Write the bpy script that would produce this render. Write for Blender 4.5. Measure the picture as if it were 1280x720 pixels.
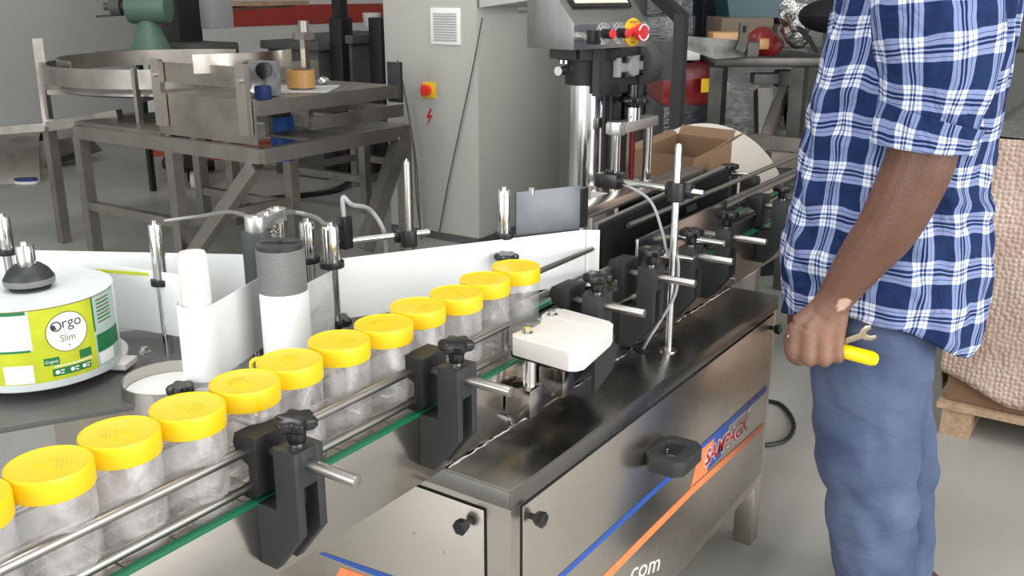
import bpy, bmesh, math, random
from mathutils import Vector, Matrix, noise
from math import sin, cos, pi, radians
random.seed(7)
for o in list(bpy.data.objects): bpy.data.objects.remove(o)
scn = bpy.context.scene
COL = scn.collection

# ------------------------------------------------------------------ camera
FPX, HOR, VX, CAMH = 1200.0, -10.0, 1493.0, 1.55
PITCH = math.atan((360 - HOR) / FPX)
YAW = math.atan((VX - 640) / math.hypot(FPX, 360 - HOR))
FH = Vector((cos(YAW), sin(YAW), 0)); RT = Vector((sin(YAW), -cos(YAW), 0))
FW = FH * cos(PITCH) - Vector((0, 0, 1)) * sin(PITCH); UPV = RT.cross(FW)
CAM = Vector((0, 0, CAMH))
cd = bpy.data.cameras.new('camera'); cam = bpy.data.objects.new('camera', cd); COL.objects.link(cam)
cd.sensor_width = 36.0; cd.lens = FPX / 1280 * 36.0; cd.clip_start = 0.05; cd.clip_end = 200
cam.matrix_world = Matrix.Translation(CAM) @ Matrix((RT, UPV, -FW)).transposed().to_4x4()
scn.camera = cam
def at(x, y, X=None, Y=None, Z=None, D=None):
    """world point seen at photo pixel (x, y) that lies in a given plane / at a given depth"""
    d = FW * FPX + RT * (x - 640) - UPV * (y - 360)
    if Z is not None: t = (Z - CAM.z) / d.z
    elif X is not None: t = X / d.x
    elif Y is not None: t = Y / d.y
    else: t = D / FPX
    return CAM + d * t

# ------------------------------------------------------------------ world, light, exposure
w = bpy.data.worlds.new('world'); scn.world = w; w.use_nodes = True
w.node_tree.nodes['Background'].inputs[0].default_value = (0.97, 0.985, 1.0, 1)
w.node_tree.nodes['Background'].inputs[1].default_value = 1.0
def area(name, loc, target, sx, sy, power, col=(1, 1, 1)):
    l = bpy.data.lights.new(name, 'AREA'); l.shape = 'RECTANGLE'; l.size = sx; l.size_y = sy
    l.energy = power; l.color = col
    o = bpy.data.objects.new(name, l); COL.objects.link(o); o.location = loc
    o.rotation_euler = (Vector(target) - Vector(loc)).to_track_quat('-Z', 'Y').to_euler()
    return o
area('daylight_shutter', (1.0, -4.9, 2.3), (1.6, 0.0, 0.9), 6.0, 4.0, 420, (1.0, 0.985, 0.96))
area('daylight_gate', (-4.4, 1.5, 2.3), (0.0, 1.5, 1.1), 5.0, 4.0, 230, (0.95, 0.98, 1.0))
for i, (lx, ly) in enumerate(((0.8, 1.2), (3.8, 1.6), (3.4, 4.8))):
    area('ceiling_tube_light', (lx, ly, 4.2), (lx, ly, 0), 2.4, 0.3, (50, 12, 40)[i], (1.0, 0.99, 0.97))
scn.view_settings.view_transform = 'Standard'; scn.view_settings.look = 'None'
scn.view_settings.gamma = 1.0; scn.view_settings.use_curve_mapping = False
scn.view_settings.exposure = 0.0

# ------------------------------------------------------------------ materials
MAT = {}
def mat(name, col, rough=0.5, metal=0.0, spec=None, alpha=None, noise_amt=0.0, noise_scale=8.0, bump=0.0, bump_scale=60.0,
        stretch=None, rough_var=0.0, emit=None, col2=None, coat=0.0):
    if name in MAT: return MAT[name]
    m = bpy.data.materials.new(name); m.use_nodes = True; nt = m.node_tree; n = nt.nodes; L = nt.links
    b = n['Principled BSDF']
    b.inputs['Base Color'].default_value = (*col, 1); b.inputs['Roughness'].default_value = rough
    b.inputs['Metallic'].default_value = metal
    if spec is not None: b.inputs['Specular IOR Level'].default_value = spec
    if coat: b.inputs['Coat Weight'].default_value = coat; b.inputs['Coat Roughness'].default_value = 0.1
    if emit: b.inputs['Emission Color'].default_value = (*emit[:3], 1); b.inputs['Emission Strength'].default_value = emit[3]
    tc = n.new('ShaderNodeTexCoord'); mp = n.new('ShaderNodeMapping'); L.new(tc.outputs['Object'], mp.inputs[0])
    if stretch: mp.inputs['Scale'].default_value = stretch
    if noise_amt or rough_var:
        tx = n.new('ShaderNodeTexNoise'); tx.inputs['Scale'].default_value = noise_scale; tx.inputs['Detail'].default_value = 5
        L.new(mp.outputs[0], tx.inputs['Vector'])
        if noise_amt:
            mx = n.new('ShaderNodeMix'); mx.data_type = 'RGBA'
            c2 = col2 or tuple(c * (1 - noise_amt) for c in col)
            mx.inputs[6].default_value = (*col, 1); mx.inputs[7].default_value = (*c2, 1)
            rp = n.new('ShaderNodeValToRGB'); rp.color_ramp.elements[0].position = 0.35; rp.color_ramp.elements[1].position = 0.68
            L.new(tx.outputs['Fac'], rp.inputs[0]); L.new(rp.outputs[0], mx.inputs[0]); L.new(mx.outputs[2], b.inputs['Base Color'])
        if rough_var:
            mr = n.new('ShaderNodeMapRange'); mr.inputs[1].default_value = 0.3; mr.inputs[2].default_value = 0.7
            mr.inputs[3].default_value = max(0.02, rough - rough_var); mr.inputs[4].default_value = rough + rough_var
            L.new(tx.outputs['Fac'], mr.inputs[0]); L.new(mr.outputs[0], b.inputs['Roughness'])
    if bump:
        t2 = n.new('ShaderNodeTexNoise'); t2.inputs['Scale'].default_value = bump_scale; t2.inputs['Detail'].default_value = 3
        L.new(mp.outputs[0], t2.inputs['Vector'])
        bp = n.new('ShaderNodeBump'); bp.inputs['Strength'].default_value = bump; bp.inputs['Distance'].default_value = 0.01
        L.new(t2.outputs['Fac'], bp.inputs['Height']); L.new(bp.outputs[0], b.inputs['Normal'])
    if alpha is not None: b.inputs['Alpha'].default_value = alpha
    MAT[name] = m; return m

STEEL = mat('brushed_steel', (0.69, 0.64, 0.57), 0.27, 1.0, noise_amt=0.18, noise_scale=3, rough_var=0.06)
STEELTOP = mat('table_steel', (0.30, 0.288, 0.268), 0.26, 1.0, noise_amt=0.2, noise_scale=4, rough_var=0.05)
SIDEPLATE = mat('side_plate_steel', (0.56, 0.53, 0.49), 0.17, 1.0, noise_amt=0.12, noise_scale=4, rough_var=0.04)
ROD = mat('rod_steel', (0.42, 0.40, 0.38), 0.32, 1.0)
CHROME = mat('chrome', (0.72, 0.71, 0.69), 0.12, 1.0)
ALU = mat('aluminium', (0.62, 0.62, 0.61), 0.38, 1.0)
DSTEEL = mat('dull_steel', (0.46, 0.43, 0.39), 0.42, 1.0, noise_amt=0.35, noise_scale=5, rough_var=0.08)
DSTEEL2 = mat('dark_steel_sheet', (0.13, 0.14, 0.15), 0.4, 1.0, noise_amt=0.3, noise_scale=9)
BLACK = mat('black_plastic', (0.011, 0.012, 0.012), 0.45, bump=0.06, bump_scale=300)
CHAR = mat('charcoal_plastic', (0.022, 0.025, 0.026), 0.48, bump=0.05, bump_scale=300)
GLOSSBLK = mat('gloss_black', (0.012, 0.012, 0.013), 0.22)
RUBBER = mat('black_rubber', (0.009, 0.009, 0.011), 0.75, spec=0.25)
WEB = mat('label_paper', (0.86, 0.88, 0.88), 0.45)
WHITEPL = mat('white_plastic', (0.72, 0.69, 0.66), 0.42, noise_amt=0.06, noise_scale=20)
YEL = mat('yellow_plastic', (0.82, 0.54, 0.012), 0.33, spec=0.4)
YELH = mat('yellow_handle', (1.0, 0.70, 0.0), 0.3)
GREEN = mat('green_strip', (0.008, 0.13, 0.06), 0.35)
FLOORM = mat('epoxy_floor', (0.40, 0.40, 0.375), 0.42, noise_amt=0.2, noise_scale=1.2, rough_var=0.08)
WALLM = mat('painted_wall', (0.74, 0.74, 0.72), 0.8, noise_amt=0.06, noise_scale=1.0)
CABM = mat('cabinet_paint', (0.46, 0.455, 0.42), 0.5, noise_amt=0.05, noise_scale=2)
RED = mat('red_plastic', (0.75, 0.03, 0.035), 0.3)
REDPAINT = mat('red_paint', (0.42, 0.045, 0.03), 0.6)
YELP = mat('yellow_plate', (0.85, 0.52, 0.02), 0.4)
GREYR = mat('grey_rubber', (0.045, 0.052, 0.056), 0.6)
KNURL = mat('knurled_grey', (0.24, 0.24, 0.24), 0.5, 0.5, bump=0.5, bump_scale=420)
CARD = mat('cardboard', (0.235, 0.14, 0.08), 0.8, noise_amt=0.12, noise_scale=6)
BLUESTR = mat('blue_stripe', (0.025, 0.085, 0.36), 0.4)
ORSTR = mat('orange_stripe', (0.86, 0.24, 0.09), 0.4)
REDTXT = mat('red_lettering', (0.45, 0.02, 0.03), 0.4)
WHT = mat('white_print', (0.86, 0.86, 0.85), 0.5)
CREAM = mat('cream_panel', (0.72, 0.68, 0.55), 0.4)
GREYPL = mat('grey_plastic', (0.40, 0.41, 0.41), 0.45)
MOTORG = mat('green_motor_paint', (0.10, 0.17, 0.13), 0.45)
BLUEP = mat('blue_paint', (0.01, 0.10, 0.42), 0.45)
ORANGE = mat('orange_paint', (0.33, 0.055, 0.018), 0.5)
TAPE = mat('brown_tape', (0.50, 0.27, 0.09), 0.3)
TEAL = mat('teal_plastic', (0.008, 0.055, 0.07), 0.4)
DIMST = mat('dim_steel', (0.12, 0.117, 0.108), 0.45, 1.0, noise_amt=0.4, noise_scale=6)  # steel with the dimness of the back right area put into its colour
SATIN = mat('satin_rod', (0.62, 0.61, 0.59), 0.26, 1.0)
WOOD = mat('pale_wood', (0.52, 0.36, 0.23), 0.8, noise_amt=0.3, noise_scale=12, stretch=(1, 6, 6))
WHITEBD = mat('white_board', (0.50, 0.465, 0.41), 0.7, noise_amt=0.08, noise_scale=5)
DARKW = mat('dark_wrapped', (0.02, 0.024, 0.03), 0.18, bump=0.5, bump_scale=16, stretch=(1, 1, 5))
REDW = mat('red_wrapped', (0.20, 0.012, 0.013), 0.3, bump=0.3, bump_scale=10)
DARKGR = mat('dark_grey_paint', (0.10, 0.10, 0.095), 0.6, noise_amt=0.3, noise_scale=4)
FOIL = mat('silver_foil', (0.62, 0.62, 0.62), 0.22, 1.0, bump=1.0, bump_scale=40)
DUSTY = mat('dusty_plate', (0.22, 0.22, 0.21), 0.6, noise_amt=0.6, noise_scale=14)
LGREEN = mat('print_lime', (0.55, 0.60, 0.02), 0.45, noise_amt=0.3, noise_scale=28, col2=(0.46, 0.52, 0.02))
DGREEN = mat('print_green', (0.01, 0.17, 0.055), 0.45)
PALEGR = mat('print_pale_green', (0.42, 0.55, 0.50), 0.5)
OLIVE = mat('print_olive', (0.18, 0.15, 0.03), 0.5)
INK = mat('print_ink', (0.03, 0.03, 0.03), 0.5)
RUST = mat('red_grease_screw', (0.15, 0.02, 0.02), 0.3, 0.6)
CABLE = mat('grey_cable', (0.33, 0.34, 0.35), 0.5)
BCABLE = mat('black_cable', (0.015, 0.015, 0.015), 0.5)
GCABLE = mat('dark_green_cable', (0.08, 0.11, 0.09), 0.5)
SKIN = mat('brown_skin', (0.105, 0.046, 0.027), 0.45, noise_amt=0.25, noise_scale=9, col2=(0.145, 0.067, 0.042), bump=0.12, bump_scale=160)
HAIR = mat('black_hair', (0.012, 0.011, 0.011), 0.6, bump=0.6, bump_scale=120)
EYEW = mat('eye_white', (0.7, 0.68, 0.65), 0.2)
SHOE = mat('brown_shoe', (0.06, 0.035, 0.02), 0.5)

def mixed_transparent(name, col, rough, lo, hi, nscale, stretch, bump=0.0, bscale=20, spec=0.5):
    """thin clear film / plastic: see-through, with haze as broad blotches"""
    m = bpy.data.materials.new(name); m.use_nodes = True; nt = m.node_tree; n = nt.nodes; L = nt.links
    b = n['Principled BSDF']; b.inputs['Base Color'].default_value = (*col, 1); b.inputs['Roughness'].default_value = rough
    b.inputs['Specular IOR Level'].default_value = spec
    tr = n.new('ShaderNodeBsdfTransparent'); mx = n.new('ShaderNodeMixShader')
    tc = n.new('ShaderNodeTexCoord'); mp = n.new('ShaderNodeMapping'); mp.inputs['Scale'].default_value = stretch
    oi = n.new('ShaderNodeObjectInfo'); va = n.new('ShaderNodeVectorMath'); va.operation = 'ADD'
    L.new(tc.outputs['Object'], va.inputs[0]); L.new(oi.outputs['Location'], va.inputs[1]); L.new(va.outputs[0], mp.inputs[0])
    tx = n.new('ShaderNodeTexNoise'); tx.inputs['Scale'].default_value = nscale; tx.inputs['Detail'].default_value = 4
    tx.inputs['Distortion'].default_value = 1.2
    L.new(mp.outputs[0], tx.inputs['Vector'])
    mr = n.new('ShaderNodeMapRange'); mr.inputs[1].default_value = 0.35; mr.inputs[2].default_value = 0.65
    mr.inputs[3].default_value = lo; mr.inputs[4].default_value = hi; L.new(tx.outputs['Fac'], mr.inputs[0])
    L.new(mr.outputs[0], mx.inputs[0]); L.new(tr.outputs[0], mx.inputs[1]); L.new(b.outputs[0], mx.inputs[2])
    L.new(mx.outputs[0], n['Material Output'].inputs[0])
    if bump:
        t2 = n.new('ShaderNodeTexNoise'); t2.inputs['Scale'].default_value = bscale; L.new(mp.outputs[0], t2.inputs['Vector'])
        bp = n.new('ShaderNodeBump'); bp.inputs['Strength'].default_value = bump; bp.inputs['Distance'].default_value = 0.01
        L.new(t2.outputs['Fac'], bp.inputs['Height']); L.new(bp.outputs[0], b.inputs['Normal'])
    MAT[name] = m; return m
JARM = mixed_transparent('clear_jar_plastic', (0.60, 0.58, 0.575), 0.14, 0.16, 0.50, 20, (1, 1, 0.6), 0.3, 26, 0.8)
LINER = mixed_transparent('label_liner', (0.75, 0.76, 0.74), 0.2, 0.45, 0.75, 14, (1, 1, 1), 0.4, 20)
CLEARF = mixed_transparent('clear_film', (0.55, 0.56, 0.56), 0.12, 0.10, 0.45, 14, (1, 1, 3), 0.9, 14, 0.9)

def bubble_material():
    m = bpy.data.materials.new('bubble_wrap'); m.use_nodes = True; nt = m.node_tree; n = nt.nodes; L = nt.links
    b = n['Principled BSDF']; b.inputs['Roughness'].default_value = 0.22; b.inputs['Specular IOR Level'].default_value = 0.8
    tc = n.new('ShaderNodeTexCoord')
    v = n.new('ShaderNodeTexVoronoi'); v.inputs['Scale'].default_value = 62; v.inputs['Randomness'].default_value = 0.5
    L.new(tc.outputs['Object'], v.inputs['Vector'])
    nz = n.new('ShaderNodeTexNoise'); nz.inputs['Scale'].default_value = 4; nz.inputs['Detail'].default_value = 4
    L.new(tc.outputs['Object'], nz.inputs['Vector'])
    mx = n.new('ShaderNodeMix'); mx.data_type = 'RGBA'
    mx.inputs[6].default_value = (0.42, 0.29, 0.225, 1); mx.inputs[7].default_value = (0.62, 0.48, 0.41, 1)
    rp = n.new('ShaderNodeValToRGB'); rp.color_ramp.elements[0].position = 0.35; rp.color_ramp.elements[1].position = 0.7
    L.new(nz.outputs['Fac'], rp.inputs[0]); L.new(rp.outputs[0], mx.inputs[0]); L.new(mx.outputs[2], b.inputs['Base Color'])
    bp = n.new('ShaderNodeBump'); bp.inputs['Strength'].default_value = 0.55; bp.inputs['Distance'].default_value = 0.012; bp.invert = True
    L.new(v.outputs['Distance'], bp.inputs['Height'])
    b2 = n.new('ShaderNodeBump'); b2.inputs['Strength'].default_value = 0.5; b2.inputs['Distance'].default_value = 0.05
    L.new(nz.outputs['Fac'], b2.inputs['Height']); L.new(b2.outputs[0], bp.inputs['Normal'])
    L.new(bp.outputs[0], b.inputs['Normal'])
    return m
BUBBLE = bubble_material()

def plaid_material():
    m = bpy.data.materials.new('plaid_cotton'); m.use_nodes = True; nt = m.node_tree; n = nt.nodes; L = nt.links
    b = n['Principled BSDF']; b.inputs['Roughness'].default_value = 0.85; b.inputs['Specular IOR Level'].default_value = 0.2
    uv = n.new('ShaderNodeUVMap'); sep = n.new('ShaderNodeSeparateXYZ'); 
    nz = n.new('ShaderNodeTexNoise'); nz.inputs['Scale'].default_value = 9; L.new(uv.outputs[0], nz.inputs['Vector'])
    sub = n.new('ShaderNodeVectorMath'); sub.operation = 'SUBTRACT'; sub.inputs[1].default_value = (0.5, 0.5, 0.5)
    L.new(nz.outputs['Color'], sub.inputs[0])
    sc = n.new('ShaderNodeVectorMath'); sc.operation = 'SCALE'; sc.inputs['Scale'].default_value = 0.022; L.new(sub.outputs[0], sc.inputs[0])
    ad = n.new('ShaderNodeVectorMath'); ad.operation = 'ADD'; L.new(uv.outputs[0], ad.inputs[0]); L.new(sc.outputs[0], ad.inputs[1])
    L.new(ad.outputs[0], sep.inputs[0])
    def M(op, a, c=None):
        q = n.new('ShaderNodeMath'); q.operation = op
        for i, v in enumerate((a, c)):
            if v is None: continue
            if isinstance(v, (int, float)): q.inputs[i].default_value = v
            else: L.new(v, q.inputs[i])
        return q.outputs[0]
    def stripes(src):
        p = M('FLOORED_MODULO', src, 0.102)
        d = M('ABSOLUTE', M('SUBTRACT', p, 0.051))      # distance from the middle of a stripe group
        centre = M('LESS_THAN', d, 0.0016)
        band1 = M('LESS_THAN', M('ABSOLUTE', M('SUBTRACT', d, 0.0105)), 0.0036)
        band2 = M('LESS_THAN', M('ABSOLUTE', M('SUBTRACT', d, 0.0195)), 0.0042)
        return M('MAXIMUM', centre, M('MAXIMUM', band1, band2))
    su = stripes(sep.outputs[0]); sv = stripes(sep.outputs[1])
    one = M('MAXIMUM', su, sv); both = M('MULTIPLY', su, sv)
    n2 = n.new('ShaderNodeTexNoise'); n2.inputs['Scale'].default_value = 25; n2.inputs['Detail'].default_value = 4
    L.new(uv.outputs[0], n2.inputs['Vector'])
    base = n.new('ShaderNodeMix'); base.data_type = 'RGBA'
    base.inputs[6].default_value = (0.005, 0.012, 0.050, 1); base.inputs[7].default_value = (0.012, 0.034, 0.115, 1)
    L.new(n2.outputs['Fac'], base.inputs[0])
    m1 = n.new('ShaderNodeMix'); m1.data_type = 'RGBA'; m1.inputs[7].default_value = (0.20, 0.25, 0.44, 1)
    L.new(one, m1.inputs[0]); L.new(base.outputs[2], m1.inputs[6])
    m2 = n.new('ShaderNodeMix'); m2.data_type = 'RGBA'; m2.inputs[7].default_value = (0.66, 0.69, 0.75, 1)
    L.new(both, m2.inputs[0]); L.new(m1.outputs[2], m2.inputs[6]); L.new(m2.outputs[2], b.inputs['Base Color'])
    n3 = n.new('ShaderNodeTexNoise'); n3.inputs['Scale'].default_value = 11; n3.inputs['Detail'].default_value = 2; n3.inputs['Distortion'].default_value = 1.5; L.new(uv.outputs[0], n3.inputs['Vector'])
    bp = n.new('ShaderNodeBump'); bp.inputs['Strength'].default_value = 0.45; bp.inputs['Distance'].default_value = 0.03
    L.new(n3.outputs['Fac'], bp.inputs['Height']); L.new(bp.outputs[0], b.inputs['Normal'])
    return m
PLAID = plaid_material()

def denim_material():
    m = bpy.data.materials.new('blue_denim'); m.use_nodes = True; nt = m.node_tree; n = nt.nodes; L = nt.links
    b = n['Principled BSDF']; b.inputs['Roughness'].default_value = 0.85; b.inputs['Specular IOR Level'].default_value = 0.2
    tc = n.new('ShaderNodeTexCoord')
    nz = n.new('ShaderNodeTexNoise'); nz.inputs['Scale'].default_value = 5; nz.inputs['Detail'].default_value = 6; L.new(tc.outputs['Object'], nz.inputs['Vector'])
    rp = n.new('ShaderNodeValToRGB'); e = rp.color_ramp.elements
    e[0].position = 0.3; e[0].color = (0.050, 0.074, 0.145, 1); e[1].position = 0.72; e[1].color = (0.112, 0.142, 0.225, 1)
    L.new(nz.outputs['Fac'], rp.inputs[0]); L.new(rp.outputs[0], b.inputs['Base Color'])
    mp = n.new('ShaderNodeMapping'); mp.inputs['Rotation'].default_value = (0.6, 0.7, 0.2); mp.inputs['Scale'].default_value = (1.6, 1.6, 4.5)
    L.new(tc.outputs['Object'], mp.inputs[0])
    n2 = n.new('ShaderNodeTexNoise'); n2.inputs['Scale'].default_value = 3.2; n2.inputs['Detail'].default_value = 3; n2.inputs['Distortion'].default_value = 0.8
    L.new(mp.outputs[0], n2.inputs['Vector'])
    bp = n.new('ShaderNodeBump'); bp.inputs['Strength'].default_value = 0.32; bp.inputs['Distance'].default_value = 0.035
    L.new(n2.outputs['Fac'], bp.inputs['Height']); L.new(bp.outputs[0], b.inputs['Normal'])
    return m
DENIM = denim_material()

# ------------------------------------------------------------------ geometry helpers
OFF = {}
def V(*a): return Vector(a)
def newbm(): return bmesh.new()
def box(bm, a, b, bev=0.0):
    """axis-aligned box between corners a and b"""
    lo = [min(a[i], b[i]) for i in range(3)]; hi = [max(a[i], b[i]) for i in range(3)]
    vs = [bm.verts.new((x, y, z)) for x in (lo[0], hi[0]) for y in (lo[1], hi[1]) for z in (lo[2], hi[2])]
    fs = [(0, 1, 3, 2), (4, 6, 7, 5), (0, 4, 5, 1), (2, 3, 7, 6), (0, 2, 6, 4), (1, 5, 7, 3)]
    faces = [bm.faces.new([vs[i] for i in f]) for f in fs]
    if bev:
        es = set(e for f in faces for e in f.edges)
        bmesh.ops.bevel(bm, geom=list(es), offset=bev, segments=2, affect='EDGES', profile=0.6)
    return bm
def frame_of(d):
    d = d.normalized(); u = d.cross(V(0, 0, 1))
    if u.length < 1e-4: u = V(1, 0, 0)
    u.normalize(); return u, d.cross(u).normalized()
def loft(bm, rings, cap=True, closed=True):
    R = [[bm.verts.new(p) for p in r] for r in rings]; n = len(R[0])
    for a, b in zip(R, R[1:]):
        for i in range(n if closed else n - 1):
            j = (i + 1) % n
            bm.faces.new((a[i], a[j], b[j], b[i]))
    if cap and closed:
        bm.faces.new(list(reversed(R[0]))); bm.faces.new(R[-1])
    return R
def cyl(bm, p0, p1, r, seg=16, r1=None, cap=True):
    p0 = Vector(p0); p1 = Vector(p1); u, v = frame_of(p1 - p0); r1 = r if r1 is None else r1
    ring = lambda p, q: [p + u * (q * cos(2 * pi * i / seg)) + v * (q * sin(2 * pi * i / seg)) for i in range(seg)]
    loft(bm, [ring(p0, r), ring(p1, r1)], cap); return bm
def lathe(bm, c, prof, seg=32, axis=V(0, 0, 1), cap=True):
    """prof: list of (radius, height along the axis)"""
    c = Vector(c); u, v = frame_of(axis); ax = axis.normalized()
    loft(bm, [[c + ax * h + u * (max(r, 1e-4) * cos(2 * pi * i / seg)) + v * (max(r, 1e-4) * sin(2 * pi * i / seg)) for i in range(seg)] for r, h in prof], cap)
    return bm
def smooth_path(pts, k=6):
    P = [Vector(p) for p in pts]; out = []
    for i in range(len(P) - 1):
        a = P[max(i - 1, 0)]; b = P[i]; c = P[i + 1]; d = P[min(i + 2, len(P) - 1)]
        for j in range(k):
            t = j / k
            out.append(0.5 * ((2 * b) + (c - a) * t + (2 * a - 5 * b + 4 * c - d) * t * t + (-a + 3 * b - 3 * c + d) * t ** 3))
    out.append(P[-1]); return out
def tube(bm, pts, r, seg=8, k=6, radii=None):
    P = smooth_path(pts, k) if k else [Vector(p) for p in pts]; rings = []
    if radii and k:
        rr = [V(x, 0, 0) for x in radii]; rr = [q.x for q in smooth_path(rr, k)]
    else: rr = radii or [r] * len(P)
    pu = None
    for i, p in enumerate(P):
        d = (P[min(i + 1, len(P) - 1)] - P[max(i - 1, 0)])
        if pu is None: u, v = frame_of(d)
        else:
            d.normalize(); u = (pu - d * pu.dot(d)).normalized(); v = d.cross(u)
        pu = u
        rings.append([p + u * (rr[i] * cos(2 * pi * q / seg)) + v * (rr[i] * sin(2 * pi * q / seg)) for q in range(seg)])
    loft(bm, rings); return bm
def prism(bm, poly, vec):
    """3-D polygon extruded by vec"""
    vec = Vector(vec); a = [bm.verts.new(p) for p in poly]; b = [bm.verts.new(Vector(p) + vec) for p in poly]
    n = len(poly); bm.faces.new(a); bm.faces.new(list(reversed(b)))
    for i in range(n):
        j = (i + 1) % n; bm.faces.new((a[j], a[i], b[i], b[j]))
    return bm
def beam(bm, p0, p1, wd, ht=None, bev=0.0):
    """square tube between two points"""
    p0 = Vector(p0); p1 = Vector(p1); ht = ht or wd; u, v = frame_of(p1 - p0)
    q = lambda p: [p + u * (sx * wd / 2) + v * (sy * ht / 2) for sx, sy in ((-1, -1), (1, -1), (1, 1), (-1, 1))]
    loft(bm, [q(p0), q(p1)]); return bm
def ribbon(bm, pts, z0, z1, th=0.0012):
    """upright strip following xy points"""
    n = len(pts); L_ = []; 
    for i, p in enumerate(pts):
        a = pts[max(i - 1, 0)]; b = pts[min(i + 1, n - 1)]
        d = Vector((b[0] - a[0], b[1] - a[1])); d = d.normalized() if d.length else Vector((1, 0)); nn = Vector((-d.y, d.x)) * th / 2
        L_.append([(p[0] + nn.x, p[1] + nn.y, z0), (p[0] - nn.x, p[1] - nn.y, z0), (p[0] - nn.x, p[1] - nn.y, z1), (p[0] + nn.x, p[1] + nn.y, z1)])
    loft(bm, L_); return bm
def wrap_arc(c, r, a0, a1, n=14):
    return [(c[0] + r * cos(radians(a0 + (a1 - a0) * i / n)), c[1] + r * sin(radians(a0 + (a1 - a0) * i / n))) for i in range(n + 1)]
def sphere(bm, c, r, sc=(1, 1, 1), u=16, v=10):
    m = Matrix.Translation(c) @ Matrix.Diagonal((sc[0], sc[1], sc[2], 1))
    bmesh.ops.create_uvsphere(bm, u_segments=u, v_segments=v, radius=r, matrix=m); return bm
def obj(name, bm, material, parent=None, smooth=35, bev=0.0, label=None, fix=True):
    if fix: bmesh.ops.recalc_face_normals(bm, faces=bm.faces)
    if bev:
        es = [e for e in bm.edges if len(e.link_faces) == 2 and e.calc_face_angle(0) > 0.5]
        bmesh.ops.bevel(bm, geom=es, offset=bev, segments=2, affect='EDGES', profile=0.6, clamp_overlap=True)
    off = OFF.get(parent.name, V(0, 0, 0)) if parent else V(0, 0, 0)
    if off.length: bmesh.ops.translate(bm, verts=bm.verts, vec=-off)
    me = bpy.data.meshes.new(name); bm.to_mesh(me); bm.free()
    me.materials.append(material)
    if smooth:
        me.shade_smooth(); me.set_sharp_from_angle(angle=radians(smooth))
    o = bpy.data.objects.new(name, me); COL.objects.link(o)
    if parent: o.parent = parent; OFF[o.name] = off
    if label: o['label'] = label
    return o
def thing(name, label, cat, loc=(0, 0, 0), group=None):
    o = bpy.data.objects.new(name, None); o.empty_display_size = 0.05; COL.objects.link(o); o.location = loc
    o['label'] = label; o['category'] = cat
    if group: o['group'] = group
    OFF[o.name] = Vector(loc); return o
def tag(o, label, cat, group=None):
    o['label'] = label; o['category'] = cat
    if group: o['group'] = group
    return o
def struct(name, bm, m): 
    o = obj(name, bm, m); o['kind'] = 'structure'; return o
def copy_tree(o, parent=None):
    c = o.copy(); COL.objects.link(c); c.parent = parent
    for ch in list(o.children): copy_tree(ch, c)
    return c
def part_box(name, a, b, m, parent, bev=0.0, label=None): return obj(name, box(newbm(), a, b, bev), m, parent, label=label)
def part_cyl(name, p0, p1, r, m, parent, seg=18, r1=None, label=None): return obj(name, cyl(newbm(), p0, p1, r, seg, r1), m, parent, label=label)
def text_bm(s, size=1.0, extrude=0.0, offset=0.0):
    cu = bpy.data.curves.new('t', 'FONT'); cu.body = s; cu.size = size; cu.extrude = extrude; cu.offset = offset; cu.resolution_u = 3
    o = bpy.data.objects.new('t', cu); COL.objects.link(o); bpy.context.view_layer.update()
    me = bpy.data.meshes.new_from_object(o.evaluated_get(bpy.context.evaluated_depsgraph_get()))
    bpy.data.objects.remove(o); bpy.data.curves.remove(cu)
    bm = newbm(); bm.from_mesh(me); bpy.data.meshes.remove(me); return bm
def bounds(bm):
    return [min(v.co[i] for v in bm.verts) for i in range(3)], [max(v.co[i] for v in bm.verts) for i in range(3)]
def star_knob(bm, c, r, h, lobes=6, seg=48):
    c = Vector(c); rings = []
    for z, k in ((0, 0.86), (h * 0.25, 1), (h * 0.75, 1), (h, 0.86)):
        rings.append([c + V(cos(a) * q, sin(a) * q, z) for a in [2 * pi * i / seg for i in range(seg)] for q in [k * r * (0.86 + 0.14 * cos(lobes * a))]])
    loft(bm, rings); return bm
def bolt(bm, p, d, r, h, washer=True):
    p = Vector(p); d = Vector(d).normalized()
    if washer: cyl(bm, p, p + d * h * 0.25, r * 1.5, 16)
    cyl(bm, p, p + d * h, r, 6); return bm
def hole_ring(bm, outer, inner, vec):
    """flat ring between two same-length polygons, extruded by vec"""
    vec = Vector(vec); n = len(outer)
    A = [bm.verts.new(p) for p in outer]; B = [bm.verts.new(p) for p in inner]
    C = [bm.verts.new(Vector(p) + vec) for p in outer]; D = [bm.verts.new(Vector(p) + vec) for p in inner]
    for i in range(n):
        j = (i + 1) % n
        bm.faces.new((A[i], A[j], B[j], B[i])); bm.faces.new((C[j], C[i], D[i], D[j]))
        bm.faces.new((A[j], A[i], C[i], C[j])); bm.faces.new((B[i], B[j], D[j], D[i]))
    return bm

# ================================================================== SETTING
struct('floor', box(newbm(), (-6, -6, -0.1), (14, 12, 0)), FLOORM)
struct('wall_left', box(newbm(), (-6, 11.6, 0), (14, 11.8, 4.6)), WALLM)
struct('wall_far', box(newbm(), (13.0, -6, 0), (13.2, 11.6, 4.6)), WALLM)
struct('ceiling', box(newbm(), (-6, -6, 4.6), (14, 12, 4.7)), WALLM)
# white partition with a red painted band, behind the left-hand machines
pt = struct('wall_partition', box(newbm(), (6.6, 9.2, 0), (13, 9.35, 3.2)), WALLM)
b_ = obj('painted_band', box(newbm(), (6.6, 9.19, 1.16), (13, 9.199, 1.40)), REDPAINT, pt)

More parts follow.
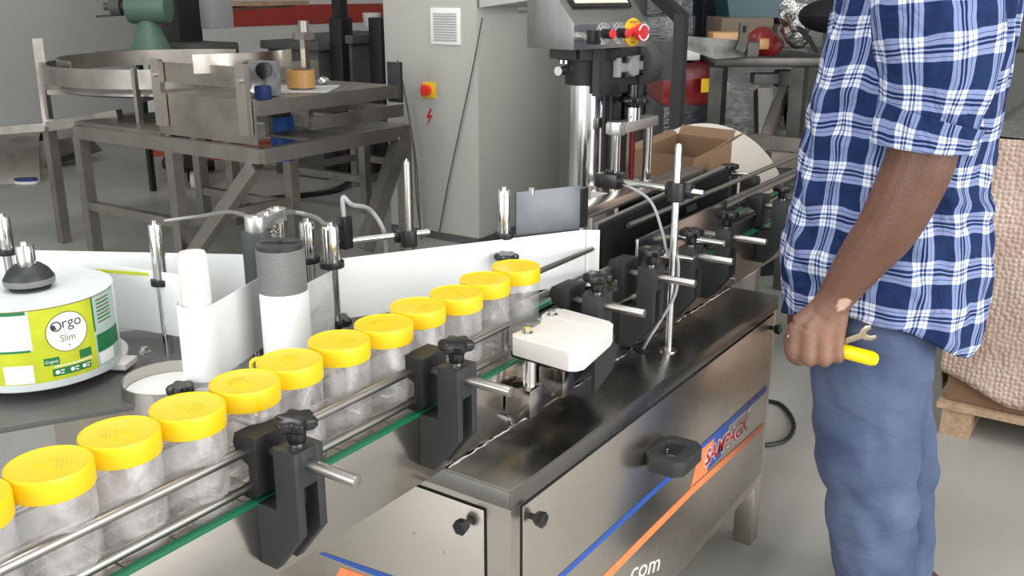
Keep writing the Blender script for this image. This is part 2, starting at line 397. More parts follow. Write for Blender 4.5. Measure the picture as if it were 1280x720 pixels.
# ================================================================== LABELLING MACHINE CABINET
CX0, CX1, CY0, CY1, CZ = 1.186, 2.485, 0.808, 1.62, 0.755
mc = thing('labelling_machine_cabinet', 'long stainless steel machine cabinet with blue and orange stripes and SAMPACK lettering', 'cabinet', (CX0, CY0, 0))
bm = newbm(); box(bm, (CX0 - 0.004, CY0 - 0.004, CZ - 0.004), (CX1 + 0.004, CY1, CZ))
for a, b in (((CX0 - 0.004, CY0 - 0.004, CZ - 0.038), (CX1 + 0.004, CY0 - 0.001, CZ - 0.004)), ((CX0 - 0.004, CY0 - 0.001, CZ - 0.038), (CX0 - 0.001, CY1, CZ - 0.004))):
    box(bm, a, b)
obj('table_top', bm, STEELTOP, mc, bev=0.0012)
bm = newbm(); box(bm, (CX0, CY0, 0.19), (CX1, CY1, CZ - 0.005)); obj('body', bm, STEEL, mc)
for x, y in ((CX0, CY0), (CX1 - 0.055, CY0), (CX0, CY1 - 0.055), (CX1 - 0.055, CY1 - 0.055)):
    bm = newbm(); box(bm, (x, y, 0.0), (x + 0.055, y + 0.055, 0.19)); obj('leg', bm, STEEL, mc, bev=0.002)
# side door panel (facing the viewer's right)
bm = newbm(); box(bm, (1.219, CY0 - 0.004, 0.222), (2.462, CY0 + 0.002, 0.708)); side = obj('side_panel', bm, STEEL, mc, bev=0.001)
bm = newbm(); box(bm, (CX0 - 0.004, 0.862, 0.16), (CX0 + 0.002, 1.56, 0.699)); end = obj('end_panel', bm, STEEL, mc, bev=0.001)
# dark joints round the panels
for nm, a, b in (('panel_gap', (1.2155, CY0 - 0.0012, 0.2185), (2.4655, CY0 - 0.0002, 0.7115)), ('panel_gap', (CX0 - 0.0012, 0.8585, 0.16), (CX0 - 0.0002, 1.5635, 0.7025))):
    part_box(nm, a, b, RUBBER, mc)
def panel_knob(p, d, par):
    bm = newbm(); p = Vector(p); d = Vector(d)
    cyl(bm, p, p + d * 0.018, 0.006, 12); cyl(bm, p + d * 0.014, p + d * 0.030, 0.013, 6, 0.015); obj('knob', bm, GLOSSBLK, par, bev=0.001)
panel_knob((1.238, CY0 - 0.004, 0.682), (0, -1, 0), side); panel_knob((2.432, CY0 - 0.004, 0.678), (0, -1, 0), side)
panel_knob((CX0 - 0.004, 0.893, 0.669), (-1, 0, 0), end)
# graphics on the side panel
YP = CY0 - 0.0045
def pxpoly(pts, y=YP, th=0.0006): return prism(newbm(), [at(*p, Y=y) for p in pts], (0, -th, 0))
obj('blue_stripe', pxpoly([(690, 727), (958, 482), (958, 489), (690, 735)]), BLUESTR, side)
obj('orange_stripe', pxpoly([(745, 728), (864, 610), (954, 529), (953, 537), (864, 619), (745, 740)]), ORSTR, side)
obj('orange_block', pxpoly([(863, 611), (874, 564), (893, 547.5), (884, 590), (866, 606)]), ORSTR, side)
obj('blue_block', pxpoly([(893, 548), (911.5, 530.5), (901, 570), (883.5, 588.5)], YP - 0.0002), BLUESTR, side)
def affine_text(s, o, u, v, y, m, nm, par, offset=0.0, th=0.0004):
    bm = text_bm(s, 1.0, 0.0, offset); lo, hi = bounds(bm)
    O = at(*o, Y=y); U = at(*u, Y=y) - O; W = at(*v, Y=y) - O
    base = text_bm(s, 1.0); l0, h0 = bounds(base); base.free()
    for q in bm.verts:
        a = (q.co.x - l0[0]) / (h0[0] - l0[0]); b = (q.co.y - l0[1]) / (h0[1] - l0[1]); q.co = O + U * a + W * b
    r = bmesh.ops.extrude_face_region(bm, geom=list(bm.faces))
    bmesh.ops.translate(bm, verts=[e for e in r['geom'] if isinstance(e, bmesh.types.BMVert)], vec=(0, -th, 0))
    return obj(nm, bm, m, par, smooth=0)
affine_text('SAMPACK', (881, 583), (933.2, 537), (884, 563.5), YP - 0.0009, WHT, 'lettering_outline', side, offset=0.075)
affine_text('SAMPACK', (881, 583), (933.2, 537), (884, 563.5), YP - 0.0014, REDTXT, 'lettering', side, offset=0.026)
pr = at(936.5, 513, Y=YP - 0.001); bm = newbm(); lathe(bm, pr, [(0.0075, 0), (0.0075, 0.0005)], 20, V(0, -1, 0)); obj('registered_mark', bm, WHT, side)
affine_text('com', (787, 727), (823, 713), (790, 711), YP - 0.0009, WHT, 'web_address', side)
# graphics on the end panel
XP = CX0 - 0.0045
obj('blue_stripe', prism(newbm(), [at(*p, X=XP) for p in ((398, 692), (404, 690.5), (488, 719), (560, 744), (550, 748), (470, 720))], (-0.0006, 0, 0)), BLUESTR, end)
obj('orange_block', prism(newbm(), [at(*p, X=XP) for p in ((426, 709), (470, 724), (520, 742), (500, 760), (415, 730))], (-0.0006, 0, 0)), ORSTR, end)
# pull handle: octagonal ring standing out from the panel
hx0, hx1, hz = 1.668, 1.795, 0.583
def octo(x0, x1, y0, y1, c, z): return [(x0 + c, y0, z), (x1 - c, y0, z), (x1, y0 + c, z), (x1, y1 - c, z), (x1 - c, y1, z), (x0 + c, y1, z), (x0, y1 - c, z), (x0, y0 + c, z)]
bm = newbm(); hole_ring(bm, octo(hx0, hx1, 0.712, CY0 - 0.004, 0.02, hz), octo(hx0 + 0.03, hx1 - 0.03, 0.742, CY0 - 0.022, 0.004, hz), (0, 0, 0.034))
hd = obj('handle', bm, CHAR, mc, bev=0.003, label='black octagonal pull handle')
for x in (hx0 + 0.045, hx1 - 0.045):
    bm = newbm(); cyl(bm, (x, CY0 - 0.024, hz + 0.016), (x, CY0 - 0.030, hz + 0.016), 0.005, 10); obj('screw', bm, CHROME, hd)
# screws dotted along the end panel
for y, z in ((1.02, 0.60), (0.95, 0.585)):
    bm = newbm(); lathe(bm, (CX0 - 0.004, y, z), [(0.004, 0), (0.003, 0.001)], 10, V(-1, 0, 0)); obj('rivet', bm, STEEL, end)
# weld seam along the conveyor and rubber grommet
bm = newbm(); rnd = random.Random(3); x = CX0
P = []
while x < 2.48:
    P.append(V(x, 0.9405 + rnd.uniform(-0.002, 0.002), CZ + 0.0012)); x += 0.012
tube(bm, P, 0.0022, 6, k=0, radii=[rnd.uniform(0.0008, 0.0032) for _ in P]); obj('weld_bead', bm, CHROME, mc)

# ================================================================== CONVEYOR
YN, YF, ZB = 0.943, 1.085, 0.875          # near plate, far plate, belt surface
XL, XR = -0.6, 4.3
cv = thing('conveyor', 'slat conveyor with steel side plates, black guide brackets and twin rails carrying the jars', 'conveyor', (1.2, 1.01, 0))
bm = newbm(); box(bm, (XL, YN, 0.757), (XR, YN + 0.004, 0.882)); obj('side_plate', bm, SIDEPLATE, cv, bev=0.0008)
bm = newbm(); box(bm, (XL, YF, 0.757), (XR, YF + 0.004, 0.882)); obj('side_plate', bm, SIDEPLATE, cv, bev=0.0008)
bm = newbm(); box(bm, (XL, YN + 0.004, 0.757), (XR, YF, 0.765)); obj('bottom_plate', bm, DSTEEL, cv)
bm = newbm(); box(bm, (XL, YN + 0.012, ZB - 0.006), (XL + 0.0365, YF - 0.008, ZB), 0.001)
sl = obj('belt_slat', bm, STEEL, cv)
for k in range(1, int((XR - XL) / 0.0381)):
    c = sl.copy(); COL.objects.link(c); c.parent = cv; c.location.x = k * 0.0381
bm = newbm(); box(bm, (XL, YN - 0.003, 0.8815), (1.47, YN + 0.010, 0.8875)); obj('wear_strip', bm, GREEN, cv, bev=0.001, label='green plastic wear strip')
bm = newbm(); box(bm, (2.28, YN - 0.003, 0.8815), (XR, YN + 0.010, 0.8875)); obj('wear_strip', bm, GREEN, cv, bev=0.001, label='green plastic wear strip')
bm = newbm(); box(bm, (XL, YF - 0.006, 0.880), (XR, YF + 0.008, 0.889)); obj('wear_strip', bm, GREEN, cv, bev=0.001)
for x in (-0.4, 4.1):
    for y in (YN + 0.03, YF - 0.03):
        bm = newbm(); beam(bm, (x, y, 0), (x, y, 0.757), 0.04); obj('leg', bm, STEEL, cv)
# hexagon bolts through the near plate
for px, py in ((640, 510), (683, 478), (700, 470), (912, 348), (797, 427), (632, 523)):
    p = at(px, py, Y=YN); bm = newbm(); bolt(bm, p, (0, -1, 0), 0.0055, 0.016); obj('bolt', bm, CHROME, cv)
# brackets: a profile in the y-z plane extruded along x, open channel on the outside
def bracket(x0, wx=0.052, side=1, low=True, pin_out=0.085, pin_z=0.955, clamp=True, clamp_x=None, name='guide_bracket'):
    base_y = YN if side == 1 else YF + 0.004
    Y = lambda d: base_y - side * d              # d = distance outwards
    zt = 0.978
    prof = [(0.0, 0.79), (0.030, 0.79), (0.081, 0.855), (0.081, zt), (0.040, zt), (0.040, 0.885), (0.0, 0.885)]
    bm = newbm()
    # two cheeks and a web leave a channel open to the outside
    for xa, xb in ((x0, x0 + 0.014), (x0 + wx - 0.014, x0 + wx)):
        prism(bm, [(xa, Y(d), z) for d, z in prof], (xb - xa, 0, 0))
    box(bm, (x0 + 0.012, Y(0.0), 0.79), (x0 + wx - 0.012, Y(0.018), 0.885))
    box(bm, (x0 + 0.012, Y(0.040), 0.885), (x0 + wx - 0.012, Y(0.058), 0.93))
    box(bm, (x0 + 0.012, Y(0.040), 0.925), (x0 + wx - 0.012, Y(0.081), zt))
    br = obj(name, bm, CHAR, cv, bev=0.0012)
    cx = x0 + wx / 2; cy = Y(0.060)
    bm = newbm(); cyl(bm, (cx, cy, zt - 0.002), (cx, cy, zt + 0.006), 0.010, 16); obj('collar', bm, CHROME, br)
    bm = newbm(); cyl(bm, (cx, cy, zt + 0.004), (cx, cy, zt + 0.026), 0.012, 18, 0.014); star_knob(bm, (cx, cy, zt + 0.024), 0.030, 0.017, 6); obj('knob', bm, GLOSSBLK, br, bev=0.0008)
    bm = newbm(); cyl(bm, (cx, Y(-0.02), pin_z), (cx, Y(0.081 + pin_out), pin_z), 0.0085, 18)
    obj('pin', bm, ROD, br, bev=0.001)
    if clamp:
        xc = x0 if clamp_x is None else clamp_x
        c0 = [(-0.028, 0.984), (0.012, 0.984), (0.012, 0.900), (-0.002, 0.890), (-0.020, 0.890), (-0.020, 0.908), (-0.006, 0.917), (-0.006, 0.940), (-0.026, 0.950), (-0.034, 0.968)]
        bm = newbm(); prism(bm, [(xc - 0.004, Y(d) if side == 1 else Y(d), z) for d, z in c0], (wx + 0.014, 0, 0)); obj('rail_clamp', bm, BLACK, br, bev=0.001)
    return br
for x0 in (0.768, 1.115, 1.575, 1.815): bracket(x0)
bracket(2.025, clamp=False); bracket(2.245, clamp=False)
bracket(2.66, clamp=True)
for x0 in (2.42, 2.92): bracket(x0, side=-1, pin_out=0.075, pin_z=0.99, name='guide_bracket')
bracket(-0.45, side=-1, pin_out=0.02)
# guide rails (near side twin rods)
def rail(x0, x1, y, z, r=0.0075): part_cyl('guide_rail', (x0, y, z), (x1, y, z), r, ROD, cv, 14)
rail(XL, 1.40, 0.962, 0.955); rail(XL, 1.40, 0.962, 0.901)
part_cyl('rail_end', (1.393, 0.962, 0.955), (1.393, 0.962, 0.901), 0.0065, ROD, cv, 12)
rail(1.575, 1.86, 0.968, 0.965); rail(1.575, 1.86, 0.968, 0.905)
rail(2.34, XR, 0.985, 0.975); rail(2.30, XR, 0.985, 0.925)
rail(2.05, XR, 1.05, 1.005); rail(2.10, XR, 1.05, 0.955)
rail(1.40, 1.905, 1.068, 0.975, 0.0065); rail(1.40, 1.905, 1.068, 0.918, 0.0065)
rail(XL, 1.25, 1.066, 0.955, 0.0065); rail(XL, 1.25, 1.066, 0.905, 0.0065)
# polished pressing plate on the near side, opposite the black pad
bm = newbm(); box(bm, (1.962, 0.976, 0.892), (2.50, 0.983, 0.998)); gp = obj('press_plate', bm, SIDEPLATE, cv, bev=0.001, label='polished steel pressing plate')
for x, z in ((2.02, 0.955), (2.20, 0.955)):
    bm = newbm(); cyl(bm, (x, 0.976, z), (x, 0.86, z), 0.008, 14); cyl(bm, (x, 0.964, z), (x, 0.955, z), 0.014, 14); obj('plate_pin', bm, CHROME, cv)
bm = newbm(); box(bm, (2.52, 1.0, 0.905), (2.84, 1.035, 0.912)); obj('guide_shelf', bm, ALU, cv, bev=0.001)
bm = newbm(); box(bm, (2.36, 0.955, 0.888), (2.86, 0.975, 0.925)); obj('guide_channel', bm, DSTEEL2, cv, bev=0.001)

# ================================================================== JARS
def make_jar():
    t = thing('jar', '', 'jar', (0, 0, 0), 'plastic jars in a row on the conveyor')
    R = 0.0465; H = 0.126
    bm = newbm()
    lathe(bm, (0, 0, 0), [(0.006, 0.006), (R * 0.72, 0.006), (R * 0.80, 0.001), (R * 0.94, 0.001), (R, 0.008), (R, H - 0.004), (R * 0.95, H), (R * 0.93, H + 0.018)], 48, cap=False)
    obj('body', bm, JARM, t, label='clear hazy plastic body')
    bm = newbm(); lathe(bm, (0, 0, 0), [(R * 0.97, 0.0015), (R * 0.985, 0.004), (R * 0.90, 0.004)], 48, cap=False); obj('base_ring', bm, JARM, t)
    RC = 0.0487; z0 = H + 0.001; z1 = 0.156
    bm = newbm()
    lathe(bm, (0, 0, 0), [(RC * 0.95, z0 + 0.002), (RC * 0.99, z0), (RC, z0 + 0.001), (RC, z1 - 0.003), (RC * 0.985, z1 - 0.0008), (RC * 0.955, z1), (RC * 0.93, z1 - 0.0016), (RC * 0.80, z1 - 0.0022), (0.0002, z1 - 0.0022)], 64, cap=False)
    lid = obj('lid', bm, YEL, t, smooth=28, label='yellow screw lid')
    # moulded emblem: triangle outline with two short bars
    zt = z1 - 0.0022
    bm = newbm(); tri = lambda r: [(r * cos(radians(a)) + 0.002, r * sin(radians(a)), zt - 0.0003) for a in (90, 210, 330)]
    hole_ring(bm, tri(0.0165), tri(0.0105), (0, 0, 0.0013))
    for k, wdt in enumerate((0.030, 0.024, 0.016)):
        box(bm, (-wdt / 2, -0.014 - k * 0.0045, zt - 0.0003), (wdt / 2, -0.0115 - k * 0.0045, zt + 0.0009))
    obj('emblem', bm, YEL, lid, smooth=0)
    return t
jar0 = make_jar()
JL = ['yellow-lidded jar cut off by the left edge of the photo', 'largest whole yellow-lidded jar, second in the row from the left',
      'yellow-lidded jar third in the row from the left edge', 'yellow-lidded jar fourth from the left, in front of the round steel cup',
      'yellow-lidded jar fifth from the left, just behind the nearest black guide bracket', 'yellow-lidded jar sixth from the left, below the knurled grey roller',
      'yellow-lidded jar seventh from the left, right of the nearest guide knob', 'yellow-lidded jar eighth from the left, fifth from the far end of the row',
      'yellow-lidded jar fourth from the far end of the row', 'yellow-lidded jar third from the far end of the row',
      'yellow-lidded jar last but one at the far end of the row', 'last yellow-lidded jar at the far end of the row, beside the white block']
TOPS = [(-28, 617), (61, 580), (149, 540), (234, 508), (305.6, 477), (361.7, 450), (423.6, 425), (479.5, 404), (517.7, 381), (570, 365.7), (601, 347), (642.7, 332)]
for i, p in enumerate(TOPS):
    q = at(*p, Z=ZB + 0.155)
    o = jar0 if i == 0 else copy_tree(jar0)
    if i == 0: q = V(0.428, 1.006, 0)
    q.y = min(max(q.y, 1.003), 1.025)
    o.location = (q.x, q.y, ZB); o.rotation_euler = (0, 0, random.uniform(0, 6.28)); o['label'] = JL[i]

# ================================================================== WHITE SPACER BLOCK AT THE FEED GATE
gt = thing('spacer_gate_block', 'white plastic block with curved cut-out bolted beside the last jars', 'guide block', (1.44, 0.86, CZ))
zt = 0.952; th = 0.036
outline = [(1.345, 0.795), (1.352, 0.783), (1.368, 0.776), (1.50, 0.795), (1.522, 0.803), (1.533, 0.818), (1.548, 0.925), (1.542, 0.938), (1.515, 0.947), (1.49, 0.943), (1.470, 0.930), (1.445, 0.918), (1.42, 0.918), (1.39, 0.928), (1.37, 0.930), (1.357, 0.920)]
bm = newbm(); prism(bm, [(x, y, zt - th) for x, y in outline], (0, 0, th)); obj('block', bm, WHITEPL, gt, bev=0.002, smooth=30)
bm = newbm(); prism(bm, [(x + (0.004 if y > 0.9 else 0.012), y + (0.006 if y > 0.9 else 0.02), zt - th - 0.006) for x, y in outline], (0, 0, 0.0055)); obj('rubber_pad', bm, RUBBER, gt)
for y0, y1, x in ((0.80, 0.90, 1.395), (0.815, 0.915, 1.49)):
    bm = newbm(); prism(bm, [(x, y0, zt), (x + 0.003, y0, zt), (x + 0.003, y1, zt), (x, y1, zt)], (0, 0, 0.0012)); obj('ridge', bm, WHITEPL, gt)
for x, y in ((1.388, 0.908), (1.50, 0.925)):
    bm = newbm(); bolt(bm, (x, y, zt), (0, 0, 1), 0.0075, 0.010); obj('bolt', bm, CHROME, gt)
bm = newbm(); cyl(bm, (1.39, 0.905, 0.80), (1.39, 0.905, zt - th - 0.003), 0.0125, 20); obj('post', bm, CHROME, gt)
bm = newbm(); cyl(bm, (1.50, 0.905, 0.80), (1.50, 0.905, zt - th - 0.003), 0.0125, 20); obj('post', bm, CHROME, gt)
bm = newbm(); box(bm, (1.362, 0.885, 0.795), (1.412, 0.940, 0.85)); obj('mount', bm, SIDEPLATE, gt, bev=0.001)
bm = newbm(); box(bm, (1.478, 0.885, 0.795), (1.520, 0.940, 0.85)); obj('mount', bm, SIDEPLATE, gt, bev=0.001)
bm = newbm(); prism(bm, [(1.525, 0.84, 0.80), (1.60, 0.84, 0.83), (1.60, 0.84, 0.90), (1.52, 0.84, 0.90)], (0, 0.008, 0)); obj('strut', bm, CHAR, gt)

# ================================================================== SENSOR ROD STAND
rs = thing('sensor_rod_stand', 'upright chrome rod with clamp, cross rod and sensor on the cabinet top', 'sensor stand', (1.929, 0.88, CZ))
rx, ry = 1.929, 0.872
bm = newbm(); lathe(bm, (rx, ry, CZ), [(0.0082, 0), (0.0082, 0.472), (0.006, 0.480), (0.001, 0.482)], 18); obj('upright_rod', bm, SATIN, rs)
bm = newbm(); lathe(bm, (rx, ry, CZ), [(0.020, 0), (0.020, 0.003), (0.009, 0.004)], 20); obj('foot_washer', bm, STEEL, rs)
bm = newbm(); cyl(bm, (rx + 0.018, 1.03, 1.134), (rx + 0.018, 0.815, 1.128), 0.0075, 16); obj('cross_rod', bm, CHROME, rs, bev=0.001)
bm = newbm(); cyl(bm, (rx, ry, 1.108), (rx, ry, 1.150), 0.019, 20); cyl(bm, (rx + 0.018, ry - 0.03, 1.130), (rx + 0.018, ry + 0.03, 1.131), 0.017, 20); obj('clamp', bm, BLACK, rs, bev=0.001)
bm = newbm(); box(bm, (rx - 0.004, 1.02, 1.118), (rx + 0.05, 1.075, 1.150)); cyl(bm, (rx + 0.02, 1.05, 1.15), (rx + 0.02, 1.05, 1.158), 0.01, 12); obj('sensor_head', bm, GLOSSBLK, rs, bev=0.002)
cps = [V(rx + 0.02, 1.02, 1.13), at(812, 250, X=rx), at(828, 290, X=rx), at(835, 320, X=rx), V(rx - 0.002, ry - 0.012, 0.98), V(rx - 0.004, ry - 0.013, 0.90), at(826, 400, X=rx - 0.03), at(812, 422, X=rx - 0.05), at(803, 438, Z=CZ)]
bm = newbm(); tube(bm, cps, 0.0035, 8, 8); obj('cable', bm, CABLE, rs)
bm = newbm(); lathe(bm, at(803, 438, Z=CZ), [(0.018, 0), (0.016, 0.005), (0.006, 0.006)], 18); obj('grommet', bm, RUBBER, rs)

# ================================================================== LABEL APPLICATOR (unwinder, rollers, web)
Z0, Z1 = 0.888, 1.020                       # lower and upper edge of the label web
ang = math.atan2(-0.285, 0.51); E1 = V(cos(ang), sin(ang), 0); E2 = V(-sin(ang), cos(ang), 0)
def pe(a, b, z): p = E1 * a + E2 * b; return V(p.x, p.y, z)
ZP = 0.845
la = thing('label_applicator', 'label applicator with chrome guide rollers and knurled grey drive roller behind the jars', 'label applicator', (1.15, 1.55, 0))
q_ = at(82, 520, Z=ZP); e_edge = V(q_.x, q_.y, 0).dot(E2)
a0 = V(0.4, 1.8, 0).dot(E1) - 0.6; a1 = V(1.75, 1.3, 0).dot(E1)
bm = newbm(); prism(bm, [pe(a0, e_edge, ZP - 0.012), pe(a1 - 0.45, e_edge, ZP - 0.012), pe(a1 - 0.45, e_edge - 0.14, ZP - 0.012), pe(a1 + 0.05, e_edge - 0.14, ZP - 0.012), pe(a1 + 0.05, e_edge + 0.42, ZP - 0.012), pe(a0, e_edge + 0.42, ZP - 0.012)], (0, 0, 0.012))
obj('base_plate', bm, mat('grey_plate', (0.19, 0.19, 0.19), 0.42, 0.6, noise_amt=0.15, noise_scale=5), la, bev=0.001)
bm = newbm(); q = pe((a0 + a1) / 2 + 0.15, e_edge + 0.36, 0); beam(bm, q, q + V(0, 0, ZP - 0.012), 0.10); box(bm, (q.x - 0.25, q.y - 0.25, 0), (q.x + 0.25, q.y + 0.25, 0.012)); obj('pedestal', bm, STEEL, la)
def roller(px, pyt, pyb, D_or_z, wpx, zb=ZP, m=CHROME, collar=True, stem=None, nm='guide_roller'):
    """upright roller whose top is seen at (px, pyt) and whose lower end is at height D_or_z"""
    b = at(px, pyb, Z=D_or_z); dist = (b - CAM).dot(FW); r = wpx / 2 * dist / FPX
    # height of the top, on the same vertical line
    d = at(px, pyt, X=b.x); ztop = d.z
    bm = newbm(); lathe(bm, (b.x, b.y, 0), [(r * 0.85, D_or_z), (r, D_or_z + 0.002), (r, ztop - 0.012), (r * 0.92, ztop - 0.008), (r * 0.45, ztop - 0.008), (r * 0.42, ztop), (0.001, ztop)], 28)
    ro = obj(nm, bm, m, la)
    if collar:
        bm = newbm(); cyl(bm, (b.x, b.y, D_or_z - 0.010), (b.x, b.y, D_or_z + 0.003), r * 1.45, 24); obj('collar', bm, BLACK, ro, bev=0.001)
    bm = newbm(); cyl(bm, (b.x, b.y, zb), (b.x, b.y, D_or_z - 0.004), (stem or r * 0.75), 18); obj('stem', bm, CHROME, ro)
    return b, r, ztop
P1 = roller(9, 268, 312, 1.03, 17)
P2 = roller(201, 277, 350, 1.00, 17)
P3 = roller(386, 273, 322, 1.01, 19)
P4 = roller(415, 278, 328, 1.02, 21)
P5 = roller(630, 234, 292, 1.028, 17)
# small front guide stem below P4's collar
bm = newbm(); c4 = V(P4[0].x, P4[0].y, 0); star_knob(bm, (c4.x, c4.y, 0.882), 0.035, 0.02, 6); cyl(bm, (c4.x, c4.y, ZP), (c4.x, c4.y, 0.882), 0.012); obj('knob', bm, GLOSSBLK, la)
# dark rubber pinch roller, knurled drive roller and the aluminium arm that joins them
dk = at(320, 286, Z=1.105); kn = at(350, 309, Z=1.098)
bm = newbm(); cyl(bm, (dk.x, dk.y, ZP), (dk.x, dk.y, 1.10), 0.029, 32); pr_ = obj('pinch_roller', bm, GREYR, la, bev=0.002, label='dark grey rubber roller')
kr = 0.045
bm = newbm(); cyl(bm, (kn.x, kn.y, ZP), (kn.x, kn.y, 1.098), kr, 48); kn_o = obj('drive_roller', bm, KNURL, la, label='knurled grey drive roller')
bm = newbm(); cyl(bm, (kn.x, kn.y, 1.099), (kn.x, kn.y, 1.106), kr * 0.97, 40); obj('end_cap', bm, CHAR, kn_o)
bm = newbm(); dv = (RT * 0.036); box_c = V(kn.x, kn.y, 1.107); beam(bm, box_c - dv, box_c + dv, 0.004, 0.003); cyl(bm, box_c, box_c + V(0, 0, 0.004), 0.005, 10); obj('cap_rib', bm, BLACK, kn_o)
arm0 = V(dk.x, dk.y, 1.118); arm1 = at(346, 262, Z=1.125) ; arm1.z = 1.118
bm = newbm(); cyl(bm, arm0 - V(0, 0, 0.018), arm0 + V(0, 0, 0.012), 0.021, 24); beam(bm, arm0 - V(0, 0, 0.003), arm1 - V(0, 0, 0.003), 0.036, 0.024); cyl(bm, arm1 - V(0, 0, 0.015), arm1 + V(0, 0, 0.0095), 0.019, 24)
ar = obj('pinch_arm', bm, ALU, la, bev=0.001, label='machined aluminium arm')
for p in (arm0, arm1, (arm0 + arm1) / 2):
    bm = newbm(); cyl(bm, p + V(0, 0, 0.008), p + V(0, 0, 0.0145), 0.007, 12); obj('screw', bm, CHROME, ar)
bm = newbm()
sp = arm1 + (arm1 - arm0).normalized() * -0.03
tube(bm, [sp + V(0.011 * cos(t * 0.9), 0.011 * sin(t * 0.9), -0.02 - t * 0.0011) for t in range(48)], 0.0018, 6, k=0); obj('spring', bm, CHROME, ar)
part_cyl('arm_post', (arm1.x, arm1.y, ZP), (arm1.x, arm1.y, 1.10), 0.012, CHROME, la)
# long bent retaining strips that reach back from the arm
for pts, r in (([at(206, 276, D=2.25), at(250, 270, D=2.2), at(290, 265, D=2.05), V(arm0.x, arm0.y, 1.122)], 0.004), ([V(arm1.x, arm1.y, 1.112), at(365, 265, D=2.25), at(395, 272, D=2.2), at(412, 288, D=2.0)], 0.005)):
    bm = newbm(); tube(bm, pts, r, 8, 8); obj('tension_strip', bm, ALU, la)
# white plastic dancer post and round steel cup with its star knob
dc = V(1.035, 1.385, 0)
ztop = at(227, 310, X=dc.x).z
bm = newbm(); lathe(bm, (dc.x, dc.y, 0), [(0.029, 0.868), (0.0265, 0.885), (0.0265, ztop - 0.012), (0.022, ztop - 0.003), (0.001, ztop)], 32); obj('dancer_post', bm, WHITEPL, la, label='white plastic post')
cup = at(212, 471, Z=0.868); cup.z = 0
bm = newbm(); lathe(bm, (cup.x, cup.y, 0), [(0.084, 0.800), (0.086, 0.802), (0.086, 0.868), (0.083, 0.868), (0.083, 0.842), (0.001, 0.842)], 40); cp = obj('cup', bm, SIDEPLATE, la, label='round polished steel cup')
bm = newbm(); lathe(bm, (cup.x, cup.y, 0), [(0.082, 0.843), (0.082, 0.846), (0.001, 0.846)], 36); obj('cup_lining', bm, WHT, cp)
bm = newbm(); lathe(bm, (dc.x, dc.y, 0), [(0.040, 0.846), (0.040, 0.866), (0.030, 0.868), (0.001, 0.869)], 32); obj('cup_boss', bm, WHITEPL, cp)
kb = at(226, 482, Z=0.885); bm = newbm(); star_knob(bm, kb - V(0, 0, 0.016), 0.026, 0.018, 5); cyl(bm, kb - V(0, 0, 0.05), kb - V(0, 0, 0.014), 0.011); obj('knob', bm, GLOSSBLK, cp)
bm = newbm(); b1 = at(181, 441, Z=0.866); bolt(bm, b1, (0, 0, 1), 0.008, 0.012); obj('bolt', bm, CHROME, cp)
bm = newbm(); p = at(185, 506, Z=0.83); cyl(bm, p, at(166, 503, Z=0.83), 0.008); obj('cup_pin', bm, STEEL, cp)
bm = newbm(); cb = pe(cup.dot(E1), e_edge + 0.06, 0.826); beam(bm, V(cup.x, cup.y, 0.826), cb, 0.09, 0.008); obj('cup_arm', bm, STEEL, la)
# roller comb under the web (vertical pins) and yellow cable loop
for px, py in ((285, 432), (296, 430), (319, 425), (323, 428)):
    p = at(px, py, Z=0.885); bm = newbm(); cyl(bm, (p.x, p.y, ZP), (p.x, p.y, 0.885), 0.003, 8); obj('comb_pin', bm, CHROME, la)
c = at(325, 456, Z=0.905); bm = newbm(); tube(bm, [c + RT * (0.016 * cos(t)) + V(0, 0, 0.012 * sin(t)) for t in [pi * i / 10 for i in range(11)]] + [c - RT * 0.014 - V(0, 0, 0.10)], 0.004, 8, 0); obj('cable_loop', bm, YELH, la, label='yellow cable loop')
# steel peel plate standing on the web's far end, with its screw
pl0 = at(649, 295, Z=1.022); pl1 = at(729, 287, Z=1.022)
ztp = at(649, 242, X=pl0.x).z
bm = newbm(); nrm = E2 * 0.003
pl0 = pl0 + E2 * 0.016; pl1 = pl1 + E2 * 0.016
prism(bm, [V(pl0.x, pl0.y, 0.862), V(pl1.x, pl1.y, 0.862), V(pl1.x, pl1.y, ztp + 0.004), V(pl0.x, pl0.y, ztp)], E2 * 0.004)
pp = obj('peel_plate', bm, DSTEEL2, la, bev=0.0008, label='thin dark steel peel plate')
bm = newbm(); c = at(667, 238, Z=ztp + 0.002); cyl(bm, c + E2 * 0.01 - V(0, 0, 0.01), c + E2 * 0.01 + V(0, 0, 0.004), 0.008); obj('screw', bm, CHROME, pp)
bm = newbm(); c = pl1; box(bm, (c.x + 0.001, c.y - 0.004, 1.022), (c.x + 0.03, c.y + 0.03, 1.115)); obj('peel_plate_edge', bm, BLACK, la)
bm = newbm(); p = at(633, 320, Z=0.99); star_knob(bm, p - V(0, 0, 0.01), 0.028, 0.016, 6); p2 = V(p.x, p.y, 0); cyl(bm, (p.x, p.y, ZP), (p.x, p.y, 0.985), 0.010); obj('knob', bm, GLOSSBLK, la)

